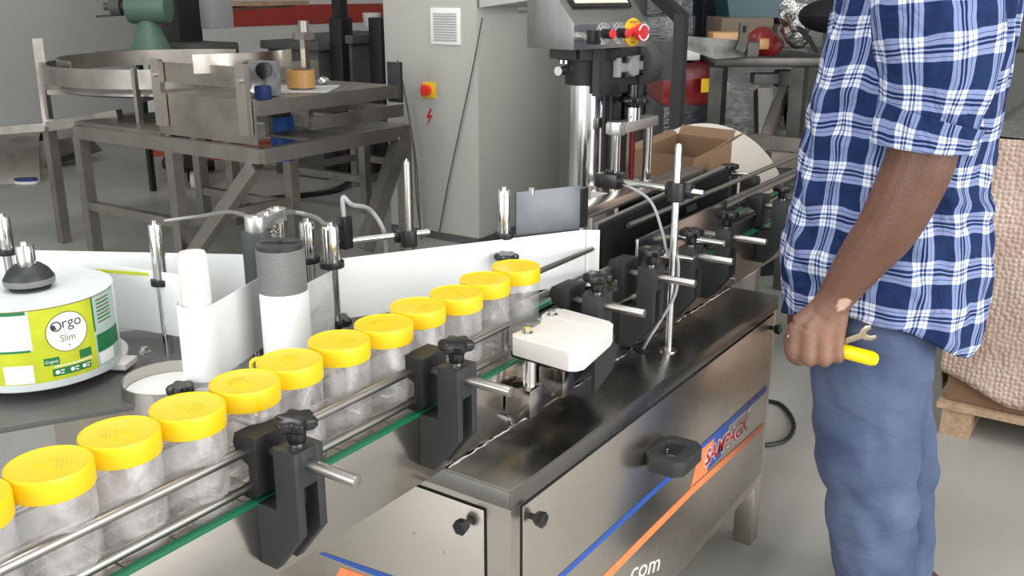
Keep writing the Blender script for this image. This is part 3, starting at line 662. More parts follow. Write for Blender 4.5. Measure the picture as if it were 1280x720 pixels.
# rod holder in front of the electrical cabinet: upright rod, clamp, horizontal rod and gap sensor
gs = thing('gap_sensor_stand', 'chrome rods with black clamp holding a small black sensor above the white web', 'sensor stand', (1.6, 1.4, ZP))
bot = at(512, 320, Z=1.0); u0 = V(bot.x, bot.y, ZP)
zt_ = at(507, 198, X=bot.x).z
bm = newbm(); lathe(bm, (bot.x, bot.y, 0), [(0.0075, ZP), (0.0075, zt_ - 0.008), (0.001, zt_)], 16); obj('upright_rod', bm, SATIN, gs)
cz_ = at(510, 297, X=bot.x).z
h0 = V(bot.x + 0.016, bot.y, cz_); h1 = at(420, 303, Z=cz_); h2 = at(536, 290, Z=cz_)
bm = newbm(); cyl(bm, h1, h2, 0.0075, 14); obj('horizontal_rod', bm, CHROME, gs)
bm = newbm(); cyl(bm, V(bot.x, bot.y, cz_ - 0.018), V(bot.x, bot.y, cz_ + 0.018), 0.018, 18); dd = (h2 - h1).normalized(); mid = h1 + dd * (Vector((bot.x, bot.y, cz_)) - h1).dot(dd); cyl(bm, mid - dd * 0.022, mid + dd * 0.022, 0.016, 18); obj('clamp', bm, BLACK, gs, bev=0.001)
sc_ = at(432, 310, Z=cz_ - 0.01)
bm = newbm(); box(bm, (sc_.x - 0.010, sc_.y - 0.010, 1.03), (sc_.x + 0.014, sc_.y + 0.012, 1.10)); obj('sensor_body', bm, GLOSSBLK, gs, bev=0.001)
bm = newbm(); tube(bm, [V(sc_.x, sc_.y, 1.10), V(sc_.x, sc_.y, 1.14), at(440, 256, X=sc_.x + 0.02), at(462, 262, X=sc_.x + 0.1), at(480, 290, X=sc_.x + 0.12), at(483, 330, X=sc_.x + 0.12)], 0.005, 8, 8); obj('cable', bm, CABLE, gs)

# ---- label roll
rc = V(0.915, 1.712, 0); RR = 0.143; ZR = 0.868
lr = thing('label_roll', 'large roll of printed yellow and green Orgo Slim labels on a black hub', 'label roll', (rc.x, rc.y, ZP))
bm = newbm(); lathe(bm, (rc.x, rc.y, 0), [(0.036, ZR), (RR * 0.995, ZR), (RR, ZR + 0.002), (RR, Z1 - 0.002), (RR * 0.995, Z1), (0.036, Z1)], 96, cap=False); obj('paper_roll', bm, mat('roll_paper', (0.70, 0.75, 0.76), 0.55, noise_amt=0.08, noise_scale=30), lr)
bm = newbm(); lathe(bm, (rc.x + 0.022, rc.y + 0.030, 0), [(RR * 0.9, ZR - 0.008), (RR + 0.010, ZR - 0.008), (RR + 0.010, ZR - 0.001), (0.02, ZR - 0.001)], 64); obj('support_disc', bm, WHITEPL, lr)
bm = newbm(); cyl(bm, (rc.x, rc.y, ZP), (rc.x, rc.y, ZR - 0.006), 0.09, 32); obj('spindle_base', bm, CHAR, lr)
bm = newbm(); lathe(bm, (rc.x, rc.y, 0), [(0.0355, ZR), (0.0355, Z1 + 0.004), (0.033, Z1 + 0.006), (0.044, Z1 + 0.010), (0.044, Z1 + 0.022), (0.036, Z1 + 0.036), (0.024, Z1 + 0.046), (0.001, Z1 + 0.046)], 40); hb = obj('hub', bm, CHAR, lr, label='black cone hub')
bm = newbm(); lathe(bm, (rc.x, rc.y, 0), [(0.0445, Z1 + 0.011), (0.0448, Z1 + 0.012), (0.0448, Z1 + 0.021), (0.0445, Z1 + 0.022)], 40, cap=False); obj('hub_band', bm, mat('hub_grey', (0.16, 0.16, 0.16), 0.4), hb)
bm = newbm(); lathe(bm, (rc.x, rc.y, 0), [(0.0165, Z1 + 0.04), (0.0165, Z1 + 0.080), (0.015, Z1 + 0.083), (0.007, Z1 + 0.083), (0.006, Z1 + 0.090), (0.001, Z1 + 0.090)], 28); obj('spindle', bm, CHROME, hb)
bm = newbm(); w_a = at(112, 462, Z=0.858); w_b = at(166, 458, Z=0.858); beam(bm, w_a + E2 * 0.05, w_b + E2 * 0.02, 0.05, 0.012); wbar = obj('support_bar', bm, WHITEPL, lr, bev=0.001)
bm = newbm(); cyl(bm, w_b + V(0, 0, 0.006) - E1 * 0.03 + E2 * 0.02, w_b + V(0, 0, 0.008) - E1 * 0.03 + E2 * 0.02, 0.005, 12); obj('bar_hole', bm, INK, wbar)
# printed areas: thin curved patches on the roll's side. s = arc in metres from the direction of the logo, positive to the right in view
view = math.atan2(-rc.y, -rc.x)
logo_a = view + 0.34
def on_roll(s, z, e=0.0): a = logo_a + s / RR; r = RR + 0.0004 + e; return V(rc.x + r * cos(a), rc.y + r * sin(a), z)
def patch(nm, s0, s1, z0, z1, m, e=0.0, n=12):
    bm = newbm(); A = []; B = []
    loft(bm, [[on_roll(s, z0, e), on_roll(s, z1, e), on_roll(s, z1, e - 0.0003), on_roll(s, z0, e - 0.0003)] for s in [s0 + (s1 - s0) * i / n for i in range(n + 1)]])
    return obj(nm, bm, m, lr)
def disc_patch(nm, s0, z0, r, m, e):
    bm = newbm(); c = bm.verts.new(on_roll(s0, z0, e)); pv = None
    for q in (0.2, 0.4, 0.6, 0.8, 1.0):
        vs = [bm.verts.new(on_roll(s0 + q * r * cos(2 * pi * i / 40), z0 + q * r * sin(2 * pi * i / 40), e)) for i in range(40)]
        for i in range(40):
            j = (i + 1) % 40; bm.faces.new((c, vs[i], vs[j]) if pv is None else (pv[i], vs[i], vs[j], pv[j]))
        pv = vs
    return obj(nm, bm, m, lr, fix=False)
def roll_text(s, s0, z0, h, wd, m, e, nm, slope=0.0):
    bm = text_bm(s, 1.0); lo, hi = bounds(bm)
    for q in bm.verts:
        a = (q.co.x - lo[0]) / (hi[0] - lo[0]) * wd; q.co = on_roll(s0 + a, z0 + (q.co.y - lo[1]) / (hi[1] - lo[1]) * h + a * slope, e)
    return obj(nm, bm, m, lr, smooth=0, fix=False)
zl, zh = ZR + 0.014, Z1 - 0.003
patch('lime_print', -0.060, 0.052, zl, zh, LGREEN)
patch('lime_print', -0.16, -0.060, zl, zl + 0.062, LGREEN)
patch('white_print_panel', -0.113, -0.064, zl + 0.002, zl + 0.036, WHT, 0.0002)
patch('white_print_panel', -0.16, -0.064, zl + 0.068, zh - 0.006, WHT, 0.0002)
patch('green_print', -0.16, -0.064, zh - 0.006, zh, DGREEN, 0.0002)
patch('green_print', -0.16, -0.064, zl + 0.060, zl + 0.064, DGREEN, 0.0003)
patch('pale_print', 0.052, 0.13, zl, zh, PALEGR)
patch('green_print', 0.052, 0.056, zl + 0.07, zh, DGREEN, 0.0003)
patch('green_print', 0.056, 0.13, zl + 0.028, zl + 0.062, DGREEN, 0.0002)
for k in range(7): patch('print_line', 0.064, 0.105, zh - 0.010 - k * 0.007, zh - 0.007 - k * 0.007, DGREEN if k % 2 else OLIVE, 0.0003, 6)
patch('white_print_panel', 0.058, 0.10, zl + 0.004, zl + 0.026, WHT, 0.0003)
disc_patch('badge_rim', 0.0, Z0 + 0.081, 0.0375, OLIVE, 0.0004); disc_patch('badge', 0.0, Z0 + 0.081, 0.0358, WHT, 0.0007)
roll_text('rgo', -0.0075, Z0 + 0.083, 0.019, 0.034, INK, 0.0011, 'logo_lettering')
roll_text('Slim', -0.014, Z0 + 0.064, 0.013, 0.026, OLIVE, 0.0011, 'logo_lettering')
def ring_patch(nm, s0, z0, r0, r1, m, e):
    bm = newbm(); A = [bm.verts.new(on_roll(s0 + r0 * cos(2 * pi * i / 30), z0 + r0 * sin(2 * pi * i / 30), e)) for i in range(30)]
    B = [bm.verts.new(on_roll(s0 + r1 * cos(2 * pi * i / 30), z0 + r1 * sin(2 * pi * i / 30), e)) for i in range(30)]
    for i in range(30): bm.faces.new((A[i], A[(i + 1) % 30], B[(i + 1) % 30], B[i]))
    return obj(nm, bm, m, lr, fix=False)
ring_patch('logo_ring', -0.0185, Z0 + 0.094, 0.0095, 0.0070, INK, 0.0011)
bm = newbm(); vs = [bm.verts.new(on_roll(-0.0185 + a, Z0 + 0.094 + b, 0.0012)) for a, b in ((-0.009, 0.004), (-0.006, -0.005), (0.001, -0.006), (-0.002, 0.003))]; bm.faces.new(vs); obj('logo_leaf', bm, INK, lr, fix=False)
disc_patch('badge_dot', 0.0, Z0 + 0.056, 0.0015, OLIVE, 0.0011)
patch('green_print', -0.034, 0.036, zl + 0.008, zl + 0.022, DGREEN, 0.0004)
patch('green_print', -0.046, -0.020, zl + 0.030, zl + 0.044, DGREEN, 0.0004); roll_text('Organic', -0.044, zl + 0.032, 0.008, 0.022, WHT, 0.0008, 'print_lettering')
patch('green_print', 0.016, 0.040, zl + 0.030, zl + 0.046, DGREEN, 0.0004)
for k, s in enumerate((-0.026, 0.0, 0.022)):
    disc_patch('print_dot', s, zl + 0.015, 0.0038, WHT, 0.0008); patch('print_line', s + 0.005, s + 0.012, zl + 0.0165, zl + 0.0185, WHT, 0.0007, 3); patch('print_line', s + 0.005, s + 0.011, zl + 0.0115, zl + 0.0135, WHT, 0.0007, 3)
patch('print_line', -0.030, 0.040, zl + 0.025, zl + 0.027, WHT, 0.0006)
patch('roll_edge_line', -0.16, 0.13, Z1 - 0.0028, Z1 - 0.001, OLIVE, 0.0002, 30)

# ---- label web (white backing paper)
lw = thing('label_web', 'wide white label backing paper threaded round the rollers behind the jars', 'label paper', (1.3, 1.5, Z0))
A_ = at(-60, 311, Z=Z1); B_ = at(306, 318, Z=Z1)
bm = newbm(); ribbon(bm, [(A_.x, A_.y), (B_.x, B_.y)], Z0, Z1); obj('back_run', bm, WEB, lw)
# run from the roll to the dancer post, round it and on to the pinch roller
rt_ = on_roll(0.155, 0)
cr = 0.035
run = [(rt_.x, rt_.y), (dc.x - 0.010, dc.y + 0.30)]
aa = wrap_arc((dc.x, dc.y), cr, 120, 300, 18)
bm = newbm(); ribbon(bm, [at(112, 402, Z=Z0)[:2], at(245, 424, Z=Z0)[:2]], Z0, Z1); obj('roll_run', bm, WEB, lw)
pA = at(95, 340, Z=Z1)
bm = newbm(); ribbon(bm, aa + [(dk.x - 0.012, dk.y - 0.030)], Z0 - 0.010, Z1); obj('dancer_run', bm, WEB, lw)
bm = newbm(); ribbon(bm, wrap_arc((kn.x, kn.y), kr + 0.0015, 160, 345, 22), Z0 - 0.02, Z1 - 0.004); obj('drive_wrap', bm, WEB, lw)
w0 = V(P4[0].x, P4[0].y, 0); w1 = at(729.5, 286, Z=Z1 + 0.001)
bm = newbm(); ribbon(bm, [(kn.x + 0.045, kn.y - 0.006), (kn.x + 0.06, kn.y + 0.005), (w0.x - 0.02, w0.y - 0.018)], Z0 - 0.01, Z1 - 0.01); obj('liner_run', bm, LINER, lw)
g0 = at(428, 323, Z=Z1)
bm = newbm(); ribbon(bm, [(g0.x - 0.03, g0.y + 0.012), (g0.x, g0.y), (w1.x, w1.y - 0.006)], Z0, Z1); obj('applying_run', bm, WEB, lw)
w2 = at(750, 287, Z=Z1)
bm = newbm(); ribbon(bm, [(w1.x + 0.001, w1.y - 0.007), (w2.x, w2.y)], Z0 - 0.006, Z1 - 0.001, 0.0016); obj('peeled_label', bm, WHT, lw)
bm = newbm(); e0 = at(118, 336, Z=Z1 - 0.006); e1 = at(196, 342, Z=Z1 - 0.006); ribbon(bm, [e0[:2], e1[:2]], Z1 - 0.012, Z1 - 0.006, 0.002); obj('label_edge', bm, LGREEN, lw)

# ================================================================== BLACK WRAPPING PAD
wp = thing('wrapping_pad', 'black rubber wrapping pad with rounded steel backing bar facing the pressing plate', 'wrap pad', (2.3, 1.09, CZ))
bm = newbm(); prism(bm, [(1.945, 1.062, 0.892), (2.72, 1.062, 0.892), (2.72, 1.062, 1.045), (1.945, 1.062, 1.022)], (0, 0.012, 0)); obj('rubber_face', bm, RUBBER, wp)
bm = newbm(); prism(bm, [(1.945, 1.075, 1.0), (2.72, 1.075, 1.02), (2.72, 1.075, 1.052), (1.945, 1.075, 1.026)], (0, 0.012, 0)); obj('backing_strip', bm, ALU, wp)
bm = newbm()
rb = [(1.95 + 0.022 * cos(a), 1.128 + 0.024 * sin(a)) for a in [pi / 2 + pi * i / 10 for i in range(11)]]
prism(bm, [(x, y, 1.034) for x, y in rb] + [(2.62, 1.104, 1.034), (2.62, 1.152, 1.034)], (0, 0, 0.026)); obj('backing_bar', bm, STEEL, wp, bev=0.001)
for x in (2.05, 2.5):
    part_box('support_post', (x, 1.11, CZ), (x + 0.04, 1.15, 1.034), STEEL, wp)

# ================================================================== CONTROL COLUMN WITH PANEL
ccx, ccy = 2.275, 1.30
cc = thing('control_column', 'thick chrome column with black collar standing behind the black wrapping pad', 'column', (ccx, ccy, CZ))
part_cyl('column', (ccx, ccy, CZ), (ccx, ccy, 1.36), 0.050, CHROME, cc, 40)
bm = newbm(); lathe(bm, (ccx, ccy, 0), [(0.075, CZ), (0.075, CZ + 0.02), (0.051, CZ + 0.022)], 32); obj('foot_flange', bm, CHAR, cc)
bm = newbm(); lathe(bm, (ccx, ccy, 0), [(0.060, 1.315), (0.062, 1.317), (0.062, 1.378), (0.085, 1.380), (0.085, 1.410), (0.02, 1.412)], 36); cl = obj('collar', bm, BLACK, cc, bev=0.001)
bm = newbm(); box(bm, (ccx - 0.10, ccy - 0.02, 1.385), (ccx - 0.04, ccy + 0.06, 1.412)); obj('collar_plate', bm, BLACK, cl)
lug = at(705, 88, X=ccx - 0.06); bm = newbm(); cyl(bm, lug, lug + V(-0.03, 0, 0), 0.012, 14); obj('clamp_screw', bm, CHROME, cl)
for px in (702, 708):
    p = at(px, 76, X=ccx - 0.06); bm = newbm(); cyl(bm, (p.x, p.y, 1.37), (p.x, p.y, 1.388), 0.005, 8); obj('hanging_bolt', bm, CHROME, cl)
# box: side profile in y-z extruded along x
bx0, bx1, by, bz = 2.060, 2.340, 1.22, 1.415
cb = thing('control_box', 'sloping steel control box with red emergency button on top of the chrome column', 'control panel', (bx0, by, bz)); cb.rotation_euler = (0, 0, radians(-12))
prof = [(by, bz), (by, bz + 0.062), (by + 0.082, bz + 0.150), (by + 0.14, bz + 0.26), (by + 0.16, bz + 0.26), (by + 0.16, bz)]
bm = newbm(); prism(bm, [(bx0, y, z) for y, z in prof], (bx1 - bx0, 0, 0)); obj('housing', bm, mat('box_steel', (0.40, 0.40, 0.39), 0.33, 1.0, noise_amt=0.15, noise_scale=6, stretch=(1, 6, 1)), cb, bev=0.002)
# sloping face: screen with bezel
s0 = V(0, by, bz + 0.062); s1 = V(0, by + 0.082, bz + 0.150); sd = (s1 - s0).normalized(); sn = V(0, -sd.z, sd.y)
def slope(x, t, e): p = s0 + sd * t + sn * e; return V(x, p.y, p.z)
def slope_box(nm, x0, x1, t0, t1, e0, e1, m, par):
    bm = newbm(); prism(bm, [slope(x0, t0, e0), slope(x1, t0, e0), slope(x1, t1, e0), slope(x0, t1, e0)], sn * (e1 - e0)); return obj(nm, bm, m, par)
bz_ = slope_box('screen_bezel', bx0 + 0.03, bx1 - 0.03, 0.046, 0.20, 0, 0.008, GLOSSBLK, cb)
slope_box('screen_face', bx0 + 0.040, bx1 - 0.040, 0.056, 0.19, 0.008, 0.0095, CREAM, bz_)
slope_box('key_strip', bx0 + 0.085, bx1 - 0.095, 0.074, 0.105, 0.0095, 0.0105, GLOSSBLK, bz_)
for k in range(4):
    x = bx0 + 0.099 + k * 0.0235; c = slope(x, 0.089, 0.0105); bm = newbm()
    pts = lambda r: [c + V(1, 0, 0) * (r * cos(2 * pi * i / 20)) + sd * (r * sin(2 * pi * i / 20)) for i in range(20)]
    hole_ring(bm, pts(0.0100), pts(0.0055), sn * 0.0008); obj('key_ring', bm, WHT, bz_)
# switches on the upright face
zc = bz + 0.036
def on_face(px, py): p = at(px, py, Y=by); return V(p.x, by, p.z)
pk = on_face(716, 47); pk = V(bx0 + 0.022, by, zc - 0.004)
bm = newbm(); cyl(bm, pk, pk + V(0, -0.032, 0), 0.010, 20); ks = obj('key_switch', bm, CHROME, cb)
bm = newbm(); box(bm, (pk.x - 0.010, by - 0.056, zc - 0.021), (pk.x + 0.014, by - 0.030, zc + 0.012)); obj('key_handle', bm, GLOSSBLK, ks, bev=0.003)
for x in (bx0 + 0.108, bx0 + 0.167):
    c = V(x, by, zc); bm = newbm(); lathe(bm, c, [(0.027, 0), (0.027, 0.0015), (0.001, 0.0016)], 36, V(0, -1, 0)); dl = obj('dial_plate', bm, GREYPL, cb)
    for k in range(11):
        a = radians(-60 + k * 30); p = c + V(cos(a) * 0.0225, -0.0018, sin(a) * 0.0225); bm = newbm(); box(bm, p - V(0.0014, 0.0004, 0.0025), p + V(0.0014, 0.0004, 0.0025)); obj('dial_mark', bm, INK, dl)
    bm = newbm(); cyl(bm, c, c + V(0, -0.030, 0), 0.0125, 24, 0.0118); kn2 = obj('dial_knob', bm, GLOSSBLK, dl)
    bm = newbm(); cyl(bm, c + V(0, -0.030, 0), c + V(0, -0.035, 0), 0.0116, 24, 0.010); obj('knob_cap', bm, RED, dl)
c = V(bx0 + 0.222, by, zc + 0.001)
bm = newbm(); lathe(bm, c, [(0.035, 0), (0.035, 0.002), (0.0335, 0.003), (0.001, 0.0031)], 40, V(0, -1, 0)); es = obj('emergency_ring', bm, YELP, cb)
for s, zz in (('EMERGENCY', 0.022), ('STOP', -0.029)):
    bm = text_bm(s, 0.0075); lo, hi = bounds(bm); 
    for q in bm.verts: q.co = V(c.x + (q.co.x - (lo[0] + hi[0]) / 2) * (0.8 if len(s) > 5 else 1), by - 0.0035, c.z + zz + q.co.y - lo[1])
    obj('lettering', bm, INK, es, smooth=0)
bm = newbm(); lathe(bm, c, [(0.012, 0), (0.012, 0.016), (0.020, 0.020), (0.0225, 0.030), (0.021, 0.037), (0.001, 0.039)], 32, V(0, -1, 0)); eb = obj('emergency_button', bm, RED, es)
for a0_, a1_ in ((20, 165), (200, 345)):
    bm = newbm(); tube(bm, [c + V(0.0195 * cos(radians(a)), -0.0380, 0.0195 * sin(radians(a))) for a in [a0_ + (a1_ - a0_) * i / 12 for i in range(13)]], 0.0020, 6, 0); obj('arrow_arc', bm, WHT, es)
bm = newbm(); box(bm, (ccx + 0.022, ccy - 0.062, CZ), (ccx + 0.058, ccy + 0.03, 1.33)); obj('column_cover', bm, BLACK, cc, bev=0.002)
# flat rail and slide beside the column
bm = newbm(); box(bm, (ccx + 0.062, ccy - 0.045, CZ), (ccx + 0.074, ccy - 0.03, 1.37)); obj('side_rail', bm, ALU, cc)
bm = newbm(); box(bm, (ccx + 0.08, ccy - 0.04, 0.95), (ccx + 0.20, ccy + 0.02, 1.33)); obj('slide_plate', bm, CHAR, cc, bev=0.002)

# ================================================================== HEIGHT ADJUSTER AND CODER
ha = thing('height_adjuster', 'screw height adjuster with two steel posts, red lead screw and black hand wheel', 'adjuster', (2.38, 1.19, CZ))
YA = 1.19
L0 = at(768, 238, Y=YA); L1 = at(808, 214, Y=YA); zt0 = at(768, 158, Y=YA).z
part_cyl('post', (L0.x, YA, 0.99), (L0.x, YA, zt0), 0.013, CHROME, ha)
part_cyl('post', (L1.x, YA, 0.99), (L1.x, YA, zt0), 0.013, CHROME, ha)
bm = newbm(); box(bm, (L0.x - 0.022, YA - 0.02, zt0 - 0.02), (L1.x + 0.022, YA + 0.02, zt0 + 0.008)); cyl(bm, (L0.x, YA, zt0 - 0.022), (L0.x, YA, zt0 + 0.012), 0.024, 20); obj('top_bar', bm, ALU, ha, bev=0.002)
mx_ = (L0.x + L1.x) / 2
bm = newbm(); cyl(bm, (mx_, YA, 1.02), (mx_, YA, zt0 - 0.01), 0.008, 14); obj('lead_screw', bm, RUST, ha)
bm = newbm(); lathe(bm, (mx_, YA, 0), [(0.02, zt0 + 0.008), (0.02, zt0 + 0.04), (0.016, zt0 + 0.043)], 24); obj('screw_nut', bm, CHROME, ha)
bm = newbm(); star_knob(bm, (mx_, YA, zt0 + 0.05), 0.045, 0.018, 4); cyl(bm, (mx_, YA, zt0 + 0.04), (mx_, YA, zt0 + 0.1), 0.018); obj('hand_wheel', bm, GLOSSBLK, ha, bev=0.001)
bm = newbm(); cyl(bm, (mx_, YA, 1.045), (mx_, YA, 1.06), 0.022, 20); obj('nylon_washer', bm, CREAM, ha)
bm = newbm(); box(bm, (L0.x - 0.04, YA - 0.035, CZ), (L1.x + 0.06, YA + 0.05, 1.045)); obj('slide_block', bm, STEEL, ha, bev=0.002)
bm = newbm(); box(bm, (L1.x - 0.02, YA + 0.055, 0.95), (L1.x + 0.006, YA + 0.075, 1.25)); obj('guide_plate', bm, STEEL, ha)
sw = at(752, 262, Y=YA - 0.03); bm = newbm(); cyl(bm, sw, sw + V(-0.05, -0.0, 0), 0.009, 14); obj('stud', bm, CHROME, ha)

cu = thing('coder_motor', 'grey gear motor with square bolted flange under the control box', 'motor', (2.45, 1.26, CZ))
f0 = at(772, 97, Y=1.21); f1 = at(803, 69, Y=1.21)
bm = newbm(); box(bm, (f0.x, 1.205, f0.z), (f1.x, 1.225, f1.z)); fl = obj('flange', bm, GREYPL, cu, bev=0.003)
fc = V((f0.x + f1.x) / 2 - 0.006, 1.205, (f0.z + f1.z) / 2)
bm = newbm(); lathe(bm, fc, [(0.026, 0), (0.026, 0.010), (0.024, 0.012), (0.001, 0.0125)], 28, V(0, -1, 0)); obj('boss', bm, GREYPL, fl)
for sx in (0.012, 0.988):
    for sz in (0.12, 0.88):
        p = V(f0.x + (f1.x - f0.x) * (0.13 if sx < 0.5 else 0.87), 1.205, f0.z + (f1.z - f0.z) * sz); bm = newbm(); cyl(bm, p, p + V(0, -0.012, 0), 0.008, 12); obj('bolt', bm, GLOSSBLK, fl)
bm = newbm(); box(bm, (f0.x - 0.07, 1.226, f0.z - 0.045), (f1.x + 0.05, 1.246, f1.z + 0.025)); obj('mounting_plate', bm, CHAR, cu)
bm = newbm(); cyl(bm, (f1.x + 0.02, 1.25, fc.z), (f1.x + 0.10, 1.25, fc.z), 0.062, 28); box(bm, (f1.x + 0.09, 1.19, fc.z - 0.05), (f1.x + 0.15, 1.31, fc.z + 0.06)); obj('gearbox', bm, DARKGR, cu, bev=0.002)
bm = newbm(); box(bm, (f1.x - 0.02, 1.26, fc.z - 0.2), (f1.x + 0.05, 1.32, fc.z - 0.06)); mb = obj('motor_body', bm, GREYPL, cu, bev=0.004)
bm = newbm(); box(bm, (f1.x - 0.022, 1.258, fc.z - 0.20), (f1.x + 0.055, 1.322, fc.z - 0.155)); obj('motor_end_cap', bm, BLUEP, mb, bev=0.006)
bm = newbm(); box(bm, (f0.x, 1.246, 0.9), (f0.x + 0.06, 1.28, f1.z)); obj('motor_mast', bm, CHAR, cu)

# ================================================================== BACKGROUND, LEFT
def bar(nm, p0, p1, wd, m, par, ht=None, bev=0): return obj(nm, beam(newbm(), p0, p1, wd, ht), m, par, bev=bev)
ft = thing('frame_table', 'dull stainless steel frame table with diagonal braces and open top at left back', 'table', (3.9, 4.5, 0))
X0, X1, Y0, Y1, ZT = 3.25, 4.37, 3.72, 5.30, 0.80
for a, b in (((X0, Y0), (X0, Y1)), ((X0, Y0), (X1, Y0)), ((X1, Y0), (X1, Y1)), ((X0, Y1), (X1, Y1))):
    bar('top_rail', (*a, ZT - 0.035), (*b, ZT - 0.035), 0.05, DSTEEL, ft, 0.075)
for x, y in ((X0, Y1 - 0.03), (X0, 4.42), (X1 - 0.03, Y1 - 0.03), (X1, Y0 + 0.03), (4.02, 4.35), (4.02, 5.2)):
    bar('leg', (x, y, 0), (x, y, ZT - 0.06), 0.065, DSTEEL, ft)
bar('brace', (X0, Y0 + 0.04, ZT - 0.08), (X0, 4.38, 0.12), 0.07, DSTEEL, ft, 0.07)
bar('brace', (X1 - 0.06, Y0, ZT - 0.08), (3.98, Y0 + 0.02, 0.12), 0.07, DSTEEL, ft, 0.09)
bar('lower_rail', (X0, Y1, 0.33), (X0, 4.42, 0.33), 0.05, DSTEEL, ft); bar('lower_rail', (X0, 4.42, 0.33), (4.02, 4.35, 0.33), 0.05, DSTEEL, ft)
bar('lower_rail', (4.02, 4.35, 0.30), (4.02, 5.2, 0.30), 0.05, DSTEEL, ft)
bm = newbm(); box(bm, (X0 + 0.02, 4.55, ZT), (X1 - 0.4, Y1 + 0.05, ZT + 0.02)); obj('top_sheet', bm, DSTEEL, ft)
bm = newbm(); box(bm, (3.62, Y0 + 0.02, ZT - 0.01), (X1, 4.1, ZT + 0.004)); obj('top_sheet', bm, DSTEEL, ft)
# upper box with deck on the table, guard bands above it
ZD = 1.03
bm = newbm(); box(bm, (X0 + 0.03, 3.78, ZT + 0.01), (X0 + 0.04, 4.56, ZD)); obj('guard_wall', bm, DSTEEL, ft)
bm = newbm(); box(bm, (X0 + 0.03, 3.80, ZD + 0.06), (X0 + 0.04, 4.56, ZD + 0.165)); obj('guard_band', bm, DSTEEL, ft)
bm = newbm(); box(bm, (X0 + 0.04, 3.77, ZD - 0.075), (X1, 3.78, ZD)); obj('guard_wall', bm, DSTEEL, ft)
bm = newbm(); box(bm, (X0 + 0.04, 3.78, ZD - 0.012), (X1, 4.52, ZD - 0.002)); obj('deck', bm, DSTEEL, ft)
bm = newbm(); box(bm, (X0 + 0.3, 4.52, ZD), (X1 + 0.1, 4.53, ZD + 0.11)); obj('guard_wall', bm, DSTEEL, ft)
bm = newbm(); box(bm, (3.62, 3.74, ZT + 0.05), (X1, 3.75, ZT + 0.12)); obj('cross_bar', bm, DSTEEL, ft)
for y in (4.50, 3.83):
    bm = newbm(); box(bm, (X0 - 0.005, y - 0.035, ZT + 0.06), (X0 + 0.025, y + 0.035, ZD + 0.18)); pst = obj('guard_post', bm, STEEL, ft)
    bm = newbm(); cyl(bm, (X0 - 0.005, y, ZD + 0.1), (X0 - 0.02, y, ZD + 0.1), 0.014, 10); obj('bolt', bm, CHROME, pst)
bm = newbm(); box(bm, (X1 - 0.02, Y0 + 0.02, ZD - 0.10), (X1, Y0 + 0.12, ZD + 0.13)); obj('end_bracket', bm, DSTEEL2, ft)
c = at(352, 150, D=5.6); bm = newbm(); cyl(bm, (c.x, c.y, 0.62), (c.x, c.y, 0.86), 0.07, 20); cyl(bm, (c.x, c.y, 0.60), (c.x, c.y, 0.62), 0.055, 20); obj('drive_motor', bm, BLUEP, ft, label='small blue motor')
bar('motor_hanger', (c.x, c.y, 0.86), (c.x, c.y, ZD - 0.012), 0.08, DARKGR, ft)
# curved guide bands
def band(nm, c, r, a0, a1, z0, z1, m, par, th=0.006, n=28):
    return obj(nm, ribbon(newbm(), wrap_arc(c, r, a0, a1, n), z0, z1, th), m, par)
tc_ = V(3.75, 5.25, 0)
tt = thing('bottle_turntable', 'round bottle turntable with curved stainless guide bands beyond the frame table', 'turntable', (3.75, 5.25, 0))
tcp = (4.05, 5.35)
band('guide_band', tcp, 0.80, 120, 290, 1.02, 1.13, DSTEEL, tt); band('guide_band', tcp, 0.72, 20, 175, 1.06, 1.16, DSTEEL, tt)
bm = newbm(); lathe(bm, (*tcp, 0), [(0.70, 0.96), (0.72, 0.97), (0.72, 0.985), (0.001, 0.985)], 56); obj('disc', bm, DSTEEL, tt)
bm = newbm(); cyl(bm, (tcp[0], tcp[1] - 0.12, 0.82), (tcp[0], tcp[1] - 0.12, 0.96), 0.10, 24); obj('spindle', bm, DARKGR, tt)
for a in (150, 215, 280):
    x, y = tcp[0] + 0.8 * cos(radians(a)), tcp[1] + 0.8 * sin(radians(a)); bar('band_post', (x, y, 0.8), (x, y, 1.14), 0.03, STEEL, tt)
    bar('band_arm', (x, y, 0.96), (tcp[0] + 0.1 * cos(radians(a)), tcp[1] + 0.1 * sin(radians(a)), 0.94), 0.03, DSTEEL, tt)
ob = thing('outfeed_guide', 'short bright curved steel guide band standing beside the tape roll', 'guide', (3.7, 4.25, 0.8))
c_ = at(330, 75, D=5.2)
band('guide_band', (c_.x - 0.1, c_.y + 0.52), 0.60, 235, 300, c_.z - 0.045, c_.z + 0.05, STEEL, ob)
q0 = at(381, 60, D=5.3)
bar('post', (q0.x, q0.y, ZT), (q0.x, q0.y, 1.32), 0.035, STEEL, ob); bm = newbm(); box(bm, (q0.x - 0.04, q0.y - 0.04, 1.30), (q0.x + 0.04, q0.y + 0.04, 1.34)); cyl(bm, (q0.x, q0.y, 1.34), (q0.x, q0.y, 1.40), 0.03, 12); obj('post_clamp', bm, DSTEEL, ob)
bar('foot', (c_.x, c_.y, ZT), (c_.x, c_.y, c_.z - 0.04), 0.03, STEEL, ob)
# tall frame at the extreme left
lf = thing('leaning_steel_frame', 'bare steel tube frame standing at the far left edge', 'frame', tuple(at(60, 160, D=6.2)[:2]) + (0,))
pb = at(61, 158, D=6.0); pt_ = at(47, 50, D=6.0); pc = at(150, 143, D=5.85); pd = at(-40, 166, D=6.0)
bar('upright', pt_, pb, 0.06, DSTEEL, lf); bar('rail', pb, pc, 0.06, DSTEEL, lf); bar('rail', pd, pb, 0.05, DSTEEL, lf); bar('leg', pb, (pb.x, pb.y, 0), 0.06, DSTEEL, lf)
